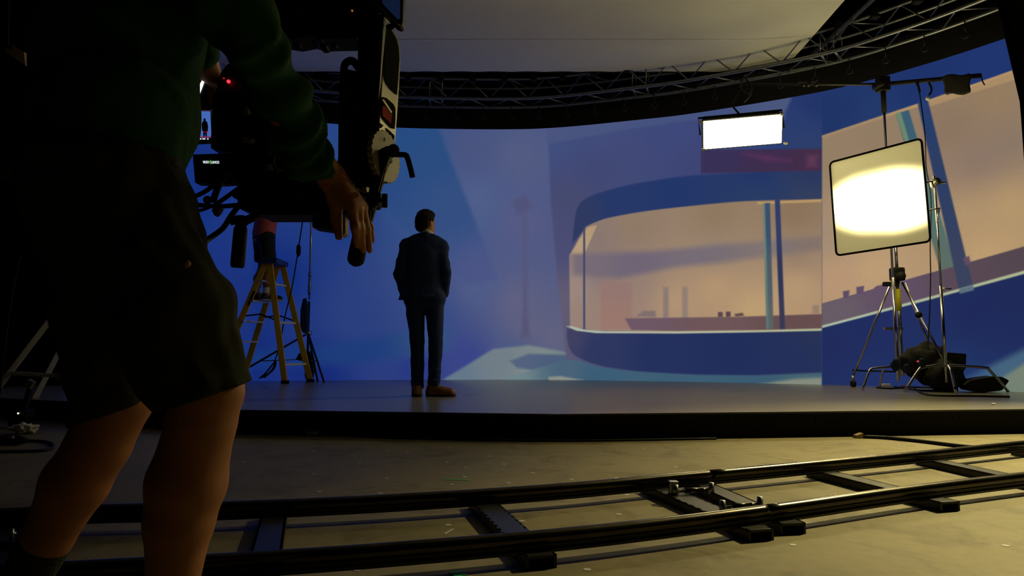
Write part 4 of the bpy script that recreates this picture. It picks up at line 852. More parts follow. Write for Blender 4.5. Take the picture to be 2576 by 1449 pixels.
# ---- the man in the suit
O = on_z(1062, 998, HS); O = np.array([O.x, O.y+0.06, HS], np.float32)
def W(x, y, z): return (O+np.array([x, y, z])).tolist()
suit = thing('person', O.tolist(), 'person in dark navy suit and brown shoes, back turned, hands in pockets, on the stage', 'person')
hf = (0.62, 0.78, 0.02)
hp_, hh_, hc_, HP = head_prims(W(0.006, 0.02, 1.622), hf, (0.02, -0.02, 1))
YF = ((0, 1, 0), 1.5)
body = hp_ + [cap(W(0.012, 0.0, 1.45), W(0.016, 0.01, 1.57), 0.058, 0.055, 0.03),
    cap(W(-0.15, 0, 1.40), W(0.145, 0, 1.40), 0.055), cap(W(0, 0, 1.32), W(0, 0, 1.10), 0.145, 0.13, 0.05, YF), cap(W(-0.05, 0, 0.92), W(0.05, 0, 0.92), 0.10, None, 0.05),
    cap(W(0, 0, 1.1), W(0, 0, 0.95), 0.125, 0.13, 0.05, YF)]
LA = [W(-0.175, 0, 1.40), W(-0.232, -0.03, 1.135), W(-0.185, 0.05, 0.925)]
RA = [W(0.155, 0, 1.395), W(0.205, -0.03, 1.14), W(0.180, 0.04, 0.925)]
for S_ in (LA, RA): body += [cap(S_[0], S_[1], 0.045, 0.038), cap(S_[1], S_[2], 0.038, 0.028)]
def fingers(wr, dirs, palm, r=0.0085):
    out = []
    wr = np.array(wr, np.float32)
    for ch in dirs:
        pts = [wr+np.array(q, np.float32) for q in ch]
        out.append(cap(wr+(pts[0]-wr)*0.2, pts[0], palm, palm*0.85, 0.012))
        for a, b in zip(pts[:-1], pts[1:]): out.append(cap(a, b, r, r*0.92, 0.006))
    return out
for S_, q in ((LA, -1), (RA, 1)):
    dirs = [[(-0.022*q, -0.030+0.02*i, -0.080), (-0.045*q, -0.030+0.021*i, -0.115), (-0.070*q, -0.026+0.02*i, -0.135)] for i in range(4)]
    dirs.append([(-0.008*q, 0.035, -0.035), (-0.012*q, 0.055, -0.07), (-0.016*q, 0.06, -0.095)])
    body += fingers(S_[2], dirs, 0.015)
LL = [W(-0.085, 0, 0.88), W(-0.058, -0.015, 0.50), W(-0.052, 0.0, 0.09)]; RL = [W(0.095, 0, 0.88), W(0.112, 0.0, 0.50), W(0.10, 0.0, 0.09)]
for S_ in (LL, RL): body += [cap(S_[0], S_[1], 0.075, 0.052), cap(S_[1], S_[2], 0.052, 0.036)]
body += foot_prims(LL[2], W(-0.052, -0.02, 0.04), W(-0.062, 0.15, 0.035)) + foot_prims(RL[2], W(0.09, 0.0, 0.04), W(0.225, 0.01, 0.035))
sdf('body', body, 0.006, 'skin', suit)
sdf('hair', hh_, 0.005, 'hair', suit, cuts=hc_, disp=folds(0.004, 160, 3))
# jacket
jk = [cap(W(-0.155, -0.005, 1.395), W(0.15, -0.005, 1.395), 0.075, None, 0.05, ((0, 1, 0), 1.15)), cap(W(-0.06, 0, 1.44), W(0.08, 0, 1.44), 0.06, None, 0.05, ((0, 1, 0), 1.1)),
      cap(W(-0.01, 0, 1.33), W(-0.005, 0.0, 1.12), 0.185, 0.165, 0.06, ((0, 1, 0), 1.5)), cap(W(-0.005, 0, 1.12), W(-0.015, 0, 0.88), 0.162, 0.212, 0.05, ((0, 1, 0), 1.5)),
      cap(W(-0.06, 0, 1.0), W(-0.085, 0, 0.88), 0.12, 0.14, 0.05)]
for S_ in (LA, RA):
    jk += [cap(S_[0], S_[1], 0.062, 0.050, 0.025), cap(S_[1], [S_[1][i]*0.12+S_[2][i]*0.88 for i in range(3)], 0.050, 0.043, 0.02)]
fj = folds(0.0045, 38, 12); fj2 = folds(0.003, 70, 5)
seam_x = O[0]-0.02
def jpost(X, d):
    z = X[:, 2]-O[2]; back = X[:, 1] < O[1]
    vent = np.exp(-((X[:, 0]-seam_x+0.012)/0.005)**2)*(z < 1.05)*back*0.014
    seam = np.exp(-((X[:, 0]-seam_x)/0.004)**2)*(z > 1.05)*back*0.003
    return np.maximum(d, -1)+vent+seam
jo = sdf('jacket', jk, 0.0055, 'suit', suit, cuts=[(W(0, 0, 0.905), (0.06, 0, -1))], disp=lambda X: fj(X)+fj2(X), post=jpost)
sdf('jacket_collar', [cap(W(-0.05, -0.045, 1.485), W(0.016, -0.062, 1.50), 0.022, 0.024, 0.02), cap(W(0.016, -0.062, 1.50), W(0.082, -0.04, 1.485), 0.024, 0.022, 0.02), cap(W(-0.05, -0.045, 1.485), W(-0.06, 0.05, 1.47), 0.02, 0.02, 0.02), cap(W(0.082, -0.04, 1.485), W(0.09, 0.05, 1.47), 0.02, 0.02, 0.02)], 0.005, 'suit', jo)
sdf('shirt_collar', [cap(W(0.014, -0.0, 1.50), W(0.016, 0.004, 1.545), 0.068, 0.062, 0.01)], 0.005, 'white', suit, cuts=[(W(0, 0, 1.536), (0.12, 0.35, 1)), (W(0, 0, 1.49), (0, 0, -1))])
tr_ = [cap(W(-0.075, 0, 0.90), W(0.085, 0, 0.90), 0.118, None, 0.05, ((0, 1, 0), 1.1))]
for S_ in (LL, RL):
    a = [S_[0][0], S_[0][1], S_[0][2]-0.02]
    tr_ += [cap(a, S_[1], 0.092, 0.066, 0.012), cap(S_[1], [S_[2][0], S_[2][1], S_[2][2]+0.01], 0.066, 0.057, 0.012)]
ft = folds(0.004, 34, 21); ft2 = folds(0.005, 60, 9)
sdf('trousers', tr_, 0.006, 'suit', suit, cuts=[(W(0, 0, 0.06), (0, -0.3, -1)), (W(0, 0, 0.98), (0, 0, 1))], disp=lambda X: ft(X)+ft2(X)*np.clip(1.3-(X[:, 2]-O[2])*3, 0.1, 1))
shoe('shoe', W(-0.052, -0.065, 0)[:2], W(-0.078, 0.20, 0)[:2], HS, 'tan', suit)
shoe('shoe', W(0.055, -0.01, 0)[:2], W(0.285, -0.02, 0)[:2], HS, 'tan', suit)

# ---- the person on the ladder
O2 = on_y(655, 757, 8.86); O2 = np.array([O2.x, 8.86, O2.z], np.float32)
def W2(a, b, c):
    """a along facing, b to the person's left, c up"""
    f = np.array([0.72, 0.69, 0]); l = np.array([-0.69, 0.72, 0]); return (O2+f*a+l*b+np.array([0, 0, c])).tolist()
lad_p = thing('person', O2.tolist(), 'person in a red shirt and dark shorts standing on the yellow ladder, seen from behind', 'person')
F2 = (0.72, 0.69, 0.12); l2 = np.array([-0.69, 0.72, 0]); f2 = np.array([0.72, 0.69, 0])
hp2, hh2, hc2, _ = head_prims(W2(0.09, 0, 1.50), (0.72, 0.69, 0.35), (0, 0, 1), 0.95)
FF = (tuple(f2), 1.45)
b2 = hp2 + [cap(W2(0.05, 0, 1.32), W2(0.07, 0, 1.44), 0.052), cap(W2(0.05, -0.14, 1.28), W2(0.05, 0.14, 1.28), 0.052), cap(W2(0.05, 0, 1.22), W2(0.03, 0, 1.0), 0.14, 0.125, 0.05, FF), cap(W2(0.02, -0.05, 0.86), W2(0.02, 0.05, 0.86), 0.098)]
for q in (-1, 1):
    s_, e_, w_ = W2(0.05, 0.17*q, 1.28), W2(0.24, 0.22*q, 1.16), W2(0.40, 0.13*q, 1.30)
    b2 += [cap(s_, e_, 0.044, 0.038), cap(e_, w_, 0.038, 0.027)]
    fw = np.array([f2*0.6+np.array([0, 0, 0.8])])[0]
    dirs = [[(fw*0.075+l2*(0.024-0.016*i)*1).tolist(), (fw*0.11+l2*(0.024-0.016*i)).tolist(), (fw*0.13+f2*0.02+l2*(0.022-0.016*i)).tolist()] for i in range(4)]
    dirs.append([(fw*0.03-l2*0.035*q).tolist(), (fw*0.06-l2*0.05*q).tolist(), (fw*0.085-l2*0.045*q).tolist()])
    b2 += fingers(w_, dirs, 0.014, 0.009)
K = []
for q, xa in ((1, 0.0), (-1, 0.05)):
    h_, k_, a_ = W2(0.02, 0.085*q, 0.82), W2(0.05+xa*0.3, 0.085*q, 0.45), W2(-0.01+xa, 0.075*q, 0.09)
    K.append((h_, k_, a_)); b2 += [cap(h_, k_, 0.075, 0.052), cap(k_, W2(-0.01+xa*0.8, 0.08*q, 0.30), 0.05, 0.054), cap(W2(-0.01+xa*0.8, 0.08*q, 0.30), a_, 0.054, 0.034)]
    b2 += foot_prims(a_, W2(-0.02+xa, 0.075*q, 0.04), W2(0.15+xa, 0.085*q, 0.035))
sdf('body', b2, 0.007, 'skin', lad_p)
sdf('hair', hh2, 0.007, 'hair', lad_p, cuts=hc2, disp=folds(0.004, 150, 4))
fs = folds(0.007, 30, 33)
sh = [cap(W2(0.05, -0.14, 1.28), W2(0.05, 0.14, 1.28), 0.068, None, 0.04), cap(W2(0.05, 0, 1.22), W2(0.02, 0, 0.90), 0.165, 0.175, 0.05, (tuple(f2), 1.25))]
for q in (-1, 1): sh.append(cap(W2(0.05, 0.16*q, 1.28), W2(0.19, 0.21*q, 1.19), 0.062, 0.066, 0.03))
sdf('shirt', sh, 0.007, 'red', lad_p, cuts=[(W2(0, 0, 0.865), (0.0, 0.1, -1))], disp=fs)
so2 = [cap(W2(0.02, -0.05, 0.84), W2(0.02, 0.05, 0.84), 0.125, None, 0.05)]
for h_, k_, a_ in K: so2.append(cap(h_, [h_[i]*0.3+k_[i]*0.7 for i in range(3)], 0.105, 0.098, 0.03))
sho = sdf('shorts', so2, 0.007, 'navy', lad_p, cuts=[(W2(0, 0, 0.52), (0, 0, -1)), (W2(0, 0, 0.93), (0, 0, 1))], disp=folds(0.006, 30, 8))
pr_ = np.array(W2(-0.10, -0.02, 0.80)); MB().box(pr_.tolist(), (0.075, 0.012, 0.022), Matrix.Rotation(-0.2, 3, 'Y')).build('shorts_label', 'white', sho)
for q, xa in ((1, 0.0), (-1, 0.05)):
    h_, t_ = W2(-0.05+xa, 0.075*q, 0), W2(0.20+xa, 0.09*q, 0)
    shoe('sneaker', h_[:2], t_[:2], O2[2], 'sneaker', lad_p, 0.95, 'white')
    a_ = W2(-0.01+xa, 0.075*q, 0.09); sdf('sock', [cap(W2(-0.015+xa, 0.075*q, 0.08), W2(-0.012+xa, 0.077*q, 0.16), 0.044, 0.046)], 0.007, 'white', lad_p)

# ---- the camera operator close by, walking to the right with one hand on the rig
def T(px, py, d): return list(at(px, py, d))
op = thing('person', T(300, 900, 1.2)[:2]+[0.0], 'person in dark green shirt and olive shorts close by, hand on the camera rig grip', 'person')
up3 = np.array([0, 0, 1.0])
fo = np.array([0.96, 0.28, 0]); fo /= np.linalg.norm(fo)
hp3, hh3, hc3, _ = head_prims(T(470, -420, 1.22), (0.90, 0.40, -0.15), (0.1, 0, 1))
neck = T(400, -260, 1.22)
RS, RE, RW = T(385, -240, 1.06), T(640, 105, 1.14), T(826, 436, 1.385)
LS, LE, LW = T(390, -200, 1.40), T(468, 30, 1.56), T(528, 186, 1.67)
RH, RK, RAn = T(250, 430, 1.12), T(524, 985, 1.08), T(392, 1690, 1.08)
LH_, LK, LAn = T(250, 440, 1.30), T(300, 1000, 1.30), T(42, 1500, 1.30)
SIDE = (0.28, -0.96, 0)
b3 = hp3 + [cap(T(385, -190, 1.22), T(440, -330, 1.22), 0.058, 0.055), cap(RS, LS, 0.055, None, 0.04), cap(T(345, -60, 1.22), T(300, 240, 1.21), 0.125, 0.115, 0.05), cap(T(300, 240, 1.21), T(255, 420, 1.21), 0.10, 0.09, 0.04), cap(RH, LH_, 0.095, None, 0.05)]
b3 += [cap(RS, RE, 0.044, 0.035, 0.01), cap(RE, T(694, 235, 1.22), 0.035, 0.034, 0.01), cap(T(694, 235, 1.22), T(744, 330, 1.29), 0.034, 0.033, 0.01), cap(T(744, 330, 1.29), RW, 0.034, 0.028, 0.01)]
b3 += [cap(LS, LE, 0.05, 0.042), cap(LE, LW, 0.042, 0.028)]
b3 += [cap(RH, RK, 0.084, 0.053, 0.012), cap(T(523, 985, 1.08), T(508, 1060, 1.08), 0.052, 0.051, 0.012), cap(T(508, 1060, 1.08), T(470, 1215, 1.085), 0.051, 0.0595, 0.012), cap(T(470, 1215, 1.085), T(452, 1310, 1.08), 0.0595, 0.052, 0.012), cap(T(452, 1310, 1.08), T(432, 1490, 1.08), 0.051, 0.038, 0.012), cap(T(432, 1490, 1.08), RAn, 0.038, 0.036, 0.012)]
b3 += [cap(LH_, LK, 0.088, 0.060, 0.012), cap(LK, T(248, 1120, 1.30), 0.062, 0.056, 0.012), cap(T(248, 1120, 1.30), T(190, 1215, 1.30), 0.056, 0.059, 0.012), cap(T(190, 1215, 1.30), T(122, 1350, 1.30), 0.059, 0.044, 0.012), cap(T(122, 1350, 1.30), LAn, 0.044, 0.036, 0.012)]
rax, ray, raz = RAn; lax, lay, laz = LAn
b3 += foot_prims(RAn, [rax-0.03, ray, 0.045], [rax+0.14, ray+0.03, 0.04]) + foot_prims(LAn, [lax-0.02, lay, laz-0.05], [lax+0.13, lay+0.02, 0.04])
# right hand: wrist, knuckles and curled fingers round the grip
kn = dict(pinky=[(884, 520, 1.375), (893, 572, 1.372), (897, 616, 1.388)], ring=[(899, 517, 1.392), (908, 578, 1.388), (913, 630, 1.398)], middle=[(911, 519, 1.412), (923, 578, 1.408), (930, 630, 1.416)], index=[(916, 528, 1.434), (930, 572, 1.434), (936, 605, 1.442)])
for nme, ch in kn.items():
    r_ = 0.0088 if nme != 'pinky' else 0.0092
    pts = [T(*q) for q in ch]
    b3.append(cap([RW[i]*0.85+pts[0][i]*0.15 for i in range(3)], pts[0], 0.0215, 0.0125, 0.014))
    b3.append(cap(pts[0], pts[1], r_*1.12, r_, 0.006)); b3.append(cap(pts[1], pts[2], r_, r_*0.82, 0.005))
th = [T(846, 495, 1.418), T(846, 548, 1.432), T(853, 596, 1.436)]
b3 += [cap(RW, th[0], 0.022, 0.017, 0.014), cap(th[0], th[1], 0.016, 0.0125, 0.01), cap(th[1], th[2], 0.0125, 0.0088, 0.006), cap(th[0], T(880, 515, 1.40), 0.017, 0.013, 0.016)]
# left hand beyond, on the far side of the rig
lw_ = np.array(LW); ld_ = np.array(T(545, 240, 1.70))-lw_; ld_ /= np.linalg.norm(ld_); ls_ = np.array([-0.75, 0.6, 0.1])
for i in range(4):
    k_ = lw_+ld_*0.08+ls_*(0.026-0.018*i); b3 += [cap(lw_, k_, 0.016, 0.012, 0.012), cap(k_, k_+ld_*0.03+np.array([0.012, 0.008, 0]), 0.009, 0.009, 0.006), cap(k_+ld_*0.03+np.array([0.012, 0.008, 0]), k_+ld_*0.035+np.array([0.04, 0.01, 0]), 0.009, 0.0075, 0.006)]
tb = lw_+ld_*0.03-ls_*0.035; b3 += [cap(lw_, tb, 0.016, 0.012, 0.012), cap(tb, tb+ld_*0.05+np.array([0.02, 0, 0]), 0.011, 0.008, 0.006)]
sdf('body', b3, 0.0042, 'skin', op)
sdf('hair', hh3, 0.008, 'hair', op, cuts=hc3, disp=folds(0.004, 150, 6))
f_sh = folds(0.011, 17, 41); f_s2 = folds(0.007, 52, 42)
shirt = [cap(RS, LS, 0.078, None, 0.05), cap(T(330, -100, 1.22), T(285, 130, 1.21), 0.142, 0.132, 0.05), cap(T(285, 130, 1.21), T(290, 312, 1.20), 0.130, 0.117, 0.04), cap(T(290, 312, 1.20), T(258, 470, 1.20), 0.117, 0.108, 0.04), cap(T(262, 320, 1.20), T(228, 470, 1.20), 0.125, 0.132, 0.04), cap(T(290, 280, 1.13), T(262, 460, 1.125), 0.100, 0.112, 0.04), cap(T(270, 280, 1.28), T(245, 460, 1.28), 0.098, 0.105, 0.04),
         cap(T(430, -90, 1.16), T(452, 70, 1.16), 0.065, 0.046, 0.03)]
mid = T(733, 275, 1.25)
shirt += [cap(RS, T(545, -30, 1.10), 0.078, 0.070, 0.02), cap(T(552, -40, 1.10), T(645, 114, 1.145), 0.066, 0.053, 0.012), cap(T(645, 114, 1.145), T(702, 230, 1.22), 0.053, 0.048, 0.012), cap(T(702, 230, 1.22), T(748, 328, 1.29), 0.048, 0.049, 0.012), cap(T(744, 330, 1.29), T(792, 432, 1.36), 0.052, 0.045, 0.015)]
shirt += [cap(LS, LE, 0.070, 0.058, 0.02), cap(LE, [LE[i]*0.4+LW[i]*0.6 for i in range(3)], 0.054, 0.045, 0.02)]
cuffd = np.array(T(800, 440, 1.36))-np.array(T(750, 330, 1.29)); cuffd /= np.linalg.norm(cuffd)
cuff = np.array(T(806, 442, 1.365))
armax0, armax1 = np.array(T(652, 125, 1.145)), np.array(T(800, 440, 1.36)); aL = np.linalg.norm(armax1-armax0); aD = (armax1-armax0)/aL
def spost(X, d):
    t = (X-armax0)@aD/aL                                   # creases bunched round the forearm of the sleeve
    near = (np.linalg.norm((X-armax0)-np.multiply.outer((X-armax0)@aD, aD), axis=1) < 0.12)
    cr = 0.006*np.sin(t*34+2*np.sin(X[:, 1]*30)+X[:, 2]*18)*((t > -0.1) & (t < 1.05))*near
    return d+cr
so3 = sdf('shirt', shirt, 0.006, 'green', op, cuts=[(T(300, 446, 1.2), (0.10, 0, -1))], disp=lambda X: f_sh(X)+f_s2(X), post=lambda X, d: np.where(((X-cuff)@cuffd > 0) & (np.linalg.norm(X-cuff, axis=1) < 0.12), np.maximum(d, (X-cuff)@cuffd), spost(X, d)))
f_o = folds(0.009, 20, 51); f_o2 = folds(0.0075, 62, 52)
RHm = T(520, 978, 1.09); LHm = T(283, 1020, 1.29)
shorts = [cap(T(255, 430, 1.13), T(250, 440, 1.28), 0.122, None, 0.04), cap(T(290, 545, 1.14), T(270, 550, 1.27), 0.116, None, 0.04), cap(T(330, 590, 1.13), T(432, 800, 1.10), 0.110, 0.098, 0.03), cap(T(432, 800, 1.10), T(515, 1000, 1.09), 0.096, 0.080, 0.02), cap(T(250, 470, 1.29), T(276, 780, 1.29), 0.110, 0.090, 0.04), cap(T(276, 780, 1.29), T(280, 1070, 1.29), 0.090, 0.070, 0.03)]
def plane(p, q, deep):                                     # plane through two points running away from the camera
    a, b = np.array(p), np.array(q); e = b-a; n_ = np.cross(e, np.array([0.0, 1.0, 0.12])); n_ /= np.linalg.norm(n_); return a, (n_ if n_[2] < 0 else -n_)
ra_, rn_ = plane(T(388, 1040, 1.09), T(642, 956, 1.09), 1); la_, ln_ = plane(T(150, 1085, 1.29), T(372, 1010, 1.29), 1)
def hpost(X, d):
    isr = X[:, 1] < T(400, 950, 1.195)[1]
    return np.where(isr, np.maximum(d, (X-ra_)@rn_), np.maximum(d, (X-la_)@ln_))
sh3 = sdf('shorts', shorts, 0.006, 'short', op, cuts=[(T(300, 400, 1.2), (0.1, 0, 1))], disp=lambda X: f_o(X)+f_o2(X), post=hpost)
MB().ball(T(470, 664, 1.02), 0.006, 10).build('button', 'tan', sh3, True)
sdf('belt', [cap(T(255, 425, 1.13), T(250, 432, 1.28), 0.124, None, 0.05)], 0.007, 'rubber', op, cuts=[(T(300, 415, 1.2), (0, 0, 1)), (T(300, 450, 1.2), (0, 0, -1))])
sdf('sock', [cap(T(106, 1378, 1.30), LAn, 0.047, 0.042)], 0.005, 'sock', op)
sdf('sock', [cap(T(415, 1560, 1.08), RAn, 0.046, 0.042)], 0.006, 'sock', op)
shoe('shoe', [rax-0.06, ray], [rax+0.20, ray+0.04], 0.0, 'sneaker', op, 1.1)
sdf('shoe', [cap([lax-0.04, lay, laz-0.03], [lax+0.12, lay+0.02, 0.045], 0.046, 0.042, 0.03), cap([lax, lay, laz-0.02], [lax+0.06, lay+0.01, 0.07], 0.044, 0.042)], 0.007, 'sneaker', op, cuts=[((0, 0, 0.004), (0, 0, -1))])

# ------------------------------------------------------------------ camera rig held by the operator
RD = 1.45
rig = thing('camera_rig', T(760, 560, RD), 'large black camera rig with upright arm, monitors, cables and hand grips', 'camera rig')
def slab(name, px, d, th, m_, parent=rig, bev=0.003, sm=False, turn=None):
    """plate with a given outline; turn = (x, depth per px) swings it round a vertical line"""
    if turn is None:
        s_ = Vector((0, -th/2 if th > 0.03 else 0, 0))
        return MB().prism([at(x, y, d)+s_ for x, y in px], (0, th, 0)).build(name, m_, parent, sm, bev)
    x0, k = turn; P_ = [at(x, y, d+(x-x0)*k) for x, y in px]
    t_ = Vector((d/FOC, k, 0)).normalized(); n_ = Vector((-t_.y, t_.x, 0))
    return MB().prism(P_, n_*th).build(name, m_, parent, sm, bev)
def rod(name, px, r, m_='rig', parent=rig, n=6, seg=10):
    """px: (x, y, depth) points, r radius in metres"""
    P_ = [at(*q) for q in px]
    return MB().tube(spline(P_, n) if len(P_) > 2 else P_, r, seg).build(name, m_, parent, True)
arm = slab('upright_arm', [(907, 100), (930, 60), (968, 46), (970, 70), (962, 207), (955, 300), (951, 376), (948, 470), (925, 500), (880, 520), (846, 470), (857, 405), (858, 300), (862, 185), (880, 185), (905, 190)], 1.47, 0.05, 'rig')
rod('arm_handle', [(867, 200, 1.47), (866, 168, 1.47), (874, 156, 1.47), (888, 154, 1.47), (906, 176, 1.47)], 0.0085, 'rubber')
# machined side plate catching the light
PD = 1.435
TURN = (950, 0.0022)
plate = slab('side_plate', [(969, 46), (978, 56), (990, 74), (1001, 96), (1006, 116), (1008, 148), (1004, 221), (1000, 280), (996, 335), (993, 372), (975, 380), (952, 376), (955, 300), (961, 207), (966, 140)], PD, 0.012, 'armface', rig, 0.002, False, TURN)
slab('recess_panel', [(971, 62), (984, 74), (998, 98), (1003, 118), (1005, 148), (1002, 200), (999, 238), (985, 226), (972, 208), (967, 190), (967, 150)], PD-0.006, 0.004, 'drape', plate, 0, False, TURN)
pocket = slab('recess_panel', [(963, 244), (972, 246), (990, 262), (995, 272), (995, 300), (993, 324), (985, 322), (962, 296), (960, 270)], PD-0.006, 0.004, 'drape', plate, 0, False, TURN)
slab('red_label', [(963, 267), (971, 266), (987, 287), (984, 311), (962, 290)], PD-0.012, 0.002, 'redlabel', plate, 0, False, TURN)
slab('plate_rib', [(961, 250), (966, 250), (987, 282), (984, 284)], PD-0.015, 0.002, 'armface', plate, 0, False, TURN)
for tri in ([(957, 310), (965, 316), (959, 322)], [(972, 322), (986, 334), (984, 350), (976, 330)], [(988, 336), (993, 342), (991, 358), (987, 350)]):
    slab('plate_cutout', tri, PD-0.006, 0.003, 'drape', plate, 0, False, TURN)
# toothed dial, seen almost edge on
dc = at(972, 394, 1.465); dax = Vector((0.93, -0.36, 0.04)).normalized()
dy_ = Vector((0, 0, 1)); dy_ = (dy_-dax*dy_.dot(dax)).normalized(); dx_ = dax.cross(dy_)
ring = []
for k in range(72):
    a = 2*math.pi*k/72; r_ = 0.0575 if k % 3 else 0.0545; ring.append(dc+(dx_*math.cos(a)+dy_*math.sin(a))*r_)
dial = MB().prism(ring, -dax*0.012).build('dial', 'disc', rig, False)
MB().cyl(dc+dax*0.001, dc+dax*0.008, 0.016).build('dial_hub', 'rig', dial, True)
for k, (dv, du) in enumerate(((0.036, 0.008), (-0.030, 0.004))):
    c = dc+dax*0.0012+dy_*dv+dx_*du; MB().bar(c-dy_*0.004, c+dy_*0.004, 0.003, 0.001, up=dax).build('dial_mark', 'rig', dial)
# lever clamp and lower arm
MB().ball(at(990, 378, 1.40), 0.013, 14).build('clamp_hub', 'rubber', rig, True)
rod('clamp_lever', [(975, 388, 1.40), (1000, 389, 1.40), (1020, 390, 1.40), (1026, 400, 1.40), (1033, 425, 1.40), (1038, 446, 1.40)], 0.0058, 'rubber')
slab('lower_arm', [(952, 384), (975, 372), (992, 372), (996, 382), (984, 394), (974, 418), (966, 446), (957, 478), (945, 520), (932, 566), (922, 600), (905, 600), (915, 540), (930, 480), (945, 420)], 1.452, 0.032, 'rig')
rod('arm_edge_highlight', [(992, 384, 1.434), (976, 404, 1.434), (964, 450, 1.434), (948, 508, 1.434), (932, 566, 1.434)], 0.0022, 'armface', rig, 6, 6)  # pale rod paints the lit right edge of the dark lower arm
slab('clamp_block', [(930, 488), (948, 484), (964, 490), (964, 508), (950, 526), (932, 520)], 1.45, 0.05, 'rubber', rig, 0.006)
kn_ = at(968, 505, 1.42); MB().tube([kn_+Vector((0, 0, -0.014)), kn_+Vector((0, 0, 0.014))], 0.006, 12).build('clamp_knob', 'rubber', rig, True)
rod('clamp_screw', [(950, 504, 1.42), (968, 504, 1.42)], 0.0045, 'rubber')
g0, g1 = at(922, 520, 1.435), at(896, 650, 1.425)
gd = (g1-g0).normalized(); m = MB().tube([g0, g1, g1+gd*0.008, g1+gd*0.014, g1+gd*0.0175], [0.0155, 0.0185, 0.0170, 0.0115, 0.003], 18)
m.build('hand_grip', 'rubber', rig, True)
# lower deck and tray
slab('base_beam', [(598, 492), (630, 478), (640, 452), (700, 440), (845, 440), (890, 466), (912, 500), (905, 540), (880, 546), (668, 546), (642, 540), (614, 532), (612, 508), (600, 505)], 1.52, 0.07, 'rig')
slab('base_tray', [(668, 546), (690, 540), (818, 540), (850, 548), (850, 550), (668, 550)], 1.52, 0.09, 'rig', rig, 0.001)
slab('battery_box', [(793, 548), (860, 548), (860, 584), (840, 584), (793, 577)], 1.53, 0.05, 'rig')
slab('battery_plate', [(855, 546), (869, 546), (869, 586), (864, 592), (855, 592)], 1.485, 0.03, 'beige', rig, 0.001)
for q in ([(887, 462), (892, 462), (890, 487), (885, 487)], [(889, 471), (927, 481), (926, 485), (889, 476)], [(893, 487), (908, 491), (907, 494), (893, 490)], [(898, 500), (916, 510), (915, 513), (898, 503)], [(921, 470), (930, 472), (927, 484), (923, 483)]):
    slab('bracket_bar', q, 1.385, 0.01, 'armface', rig, 0, False, (q[0][0], 0.0016))
# camera body in the middle, plates and clutter
cb = slab('camera_body', [(550, 276), (552, 255), (562, 240), (572, 198), (588, 178), (625, 165), (700, 150), (735, 200), (760, 330), (790, 445), (640, 470), (632, 400), (547, 386)], 1.60, 0.08, 'rig', rig, 0.006)
MB().cyl(at(575, 205, 1.551), at(575, 205, 1.558), 0.0042).build('tally_light', glow('tally_red', (1.0, 0.02, 0.03), 3.0), cb, True)
MB().cyl(at(563, 197, 1.553), at(563, 197, 1.558), 0.002).build('tally_light', glow('tally_dim', (0.5, 0.01, 0.02), 1.0), cb, True)
rod('lens_barrel', [(700, 330, 1.66), (775, 370, 1.72)], 0.045, 'rig', rig, 6, 20)
slab('top_box', [(530, -160), (1000, -160), (985, 0), (968, 46), (935, 80), (907, 113), (823, 114), (818, 118), (806, 119), (800, 112), (788, 108), (750, 115), (720, 110), (660, 150), (600, 170), (562, 135), (556, 60)], 1.55, 0.07, 'rig', rig, 0.004)
MB().ball(at(886, 27, 1.51), 0.0025, 10).build('orange_glint', glow('amber_dot', (0.6, 0.22, 0.03), 0.5), rig, True)  # small glowing bead stands in for an orange glint on the box
for x, y, w_, h_ in ((745, 112, 16, 8), (790, 107, 10, 6), (813, 116, 16, 7), (840, 112, 10, 5)):
    slab('socket', [(x-w_/2, y-h_), (x+w_/2, y-h_), (x+w_/2, y+h_/2), (x-w_/2, y+h_/2)], 1.50, 0.02, 'rubber', rig, 0)
for q, m_ in (([(684, 365), (692, 372), (693, 392), (686, 390)], 'armface'), ([(675, 412), (700, 420), (716, 432), (712, 436), (676, 426)], 'armface'), ([(692, 444), (726, 456), (724, 462), (690, 452)], 'tan'), ([(622, 268), (633, 285), (624, 290)], 'beige'),
              ([(618, 345), (628, 346), (628, 358), (618, 357)], 'beige'), ([(631, 350), (641, 351), (641, 360), (631, 359)], 'beige'), ([(675, 435), (690, 440), (688, 452), (676, 446)], 'beige')):
    slab('lit_bit_plate', q, 1.50, 0.012, m_, rig, 0, False, (q[0][0], 0.0014))  # pale plates colour in the lit bits of the brackets and clutter
for pts, r_ in (([(720, 400, 1.48), (694, 430, 1.47), (700, 455, 1.47), (722, 468, 1.47), (760, 452, 1.47), (775, 430, 1.48)], 0.0035), ([(690, 365, 1.49), (688, 410, 1.48), (700, 440, 1.48)], 0.003), ([(640, 470, 1.48), (668, 400, 1.48), (684, 360, 1.49)], 0.003),
                ([(716, 396, 1.48), (706, 430, 1.47), (712, 436, 1.47)], 0.003), ([(560, 450, 1.5), (600, 425, 1.5), (640, 380, 1.5)], 0.003)):
    rod('cable_loop', pts, r_, 'cable')
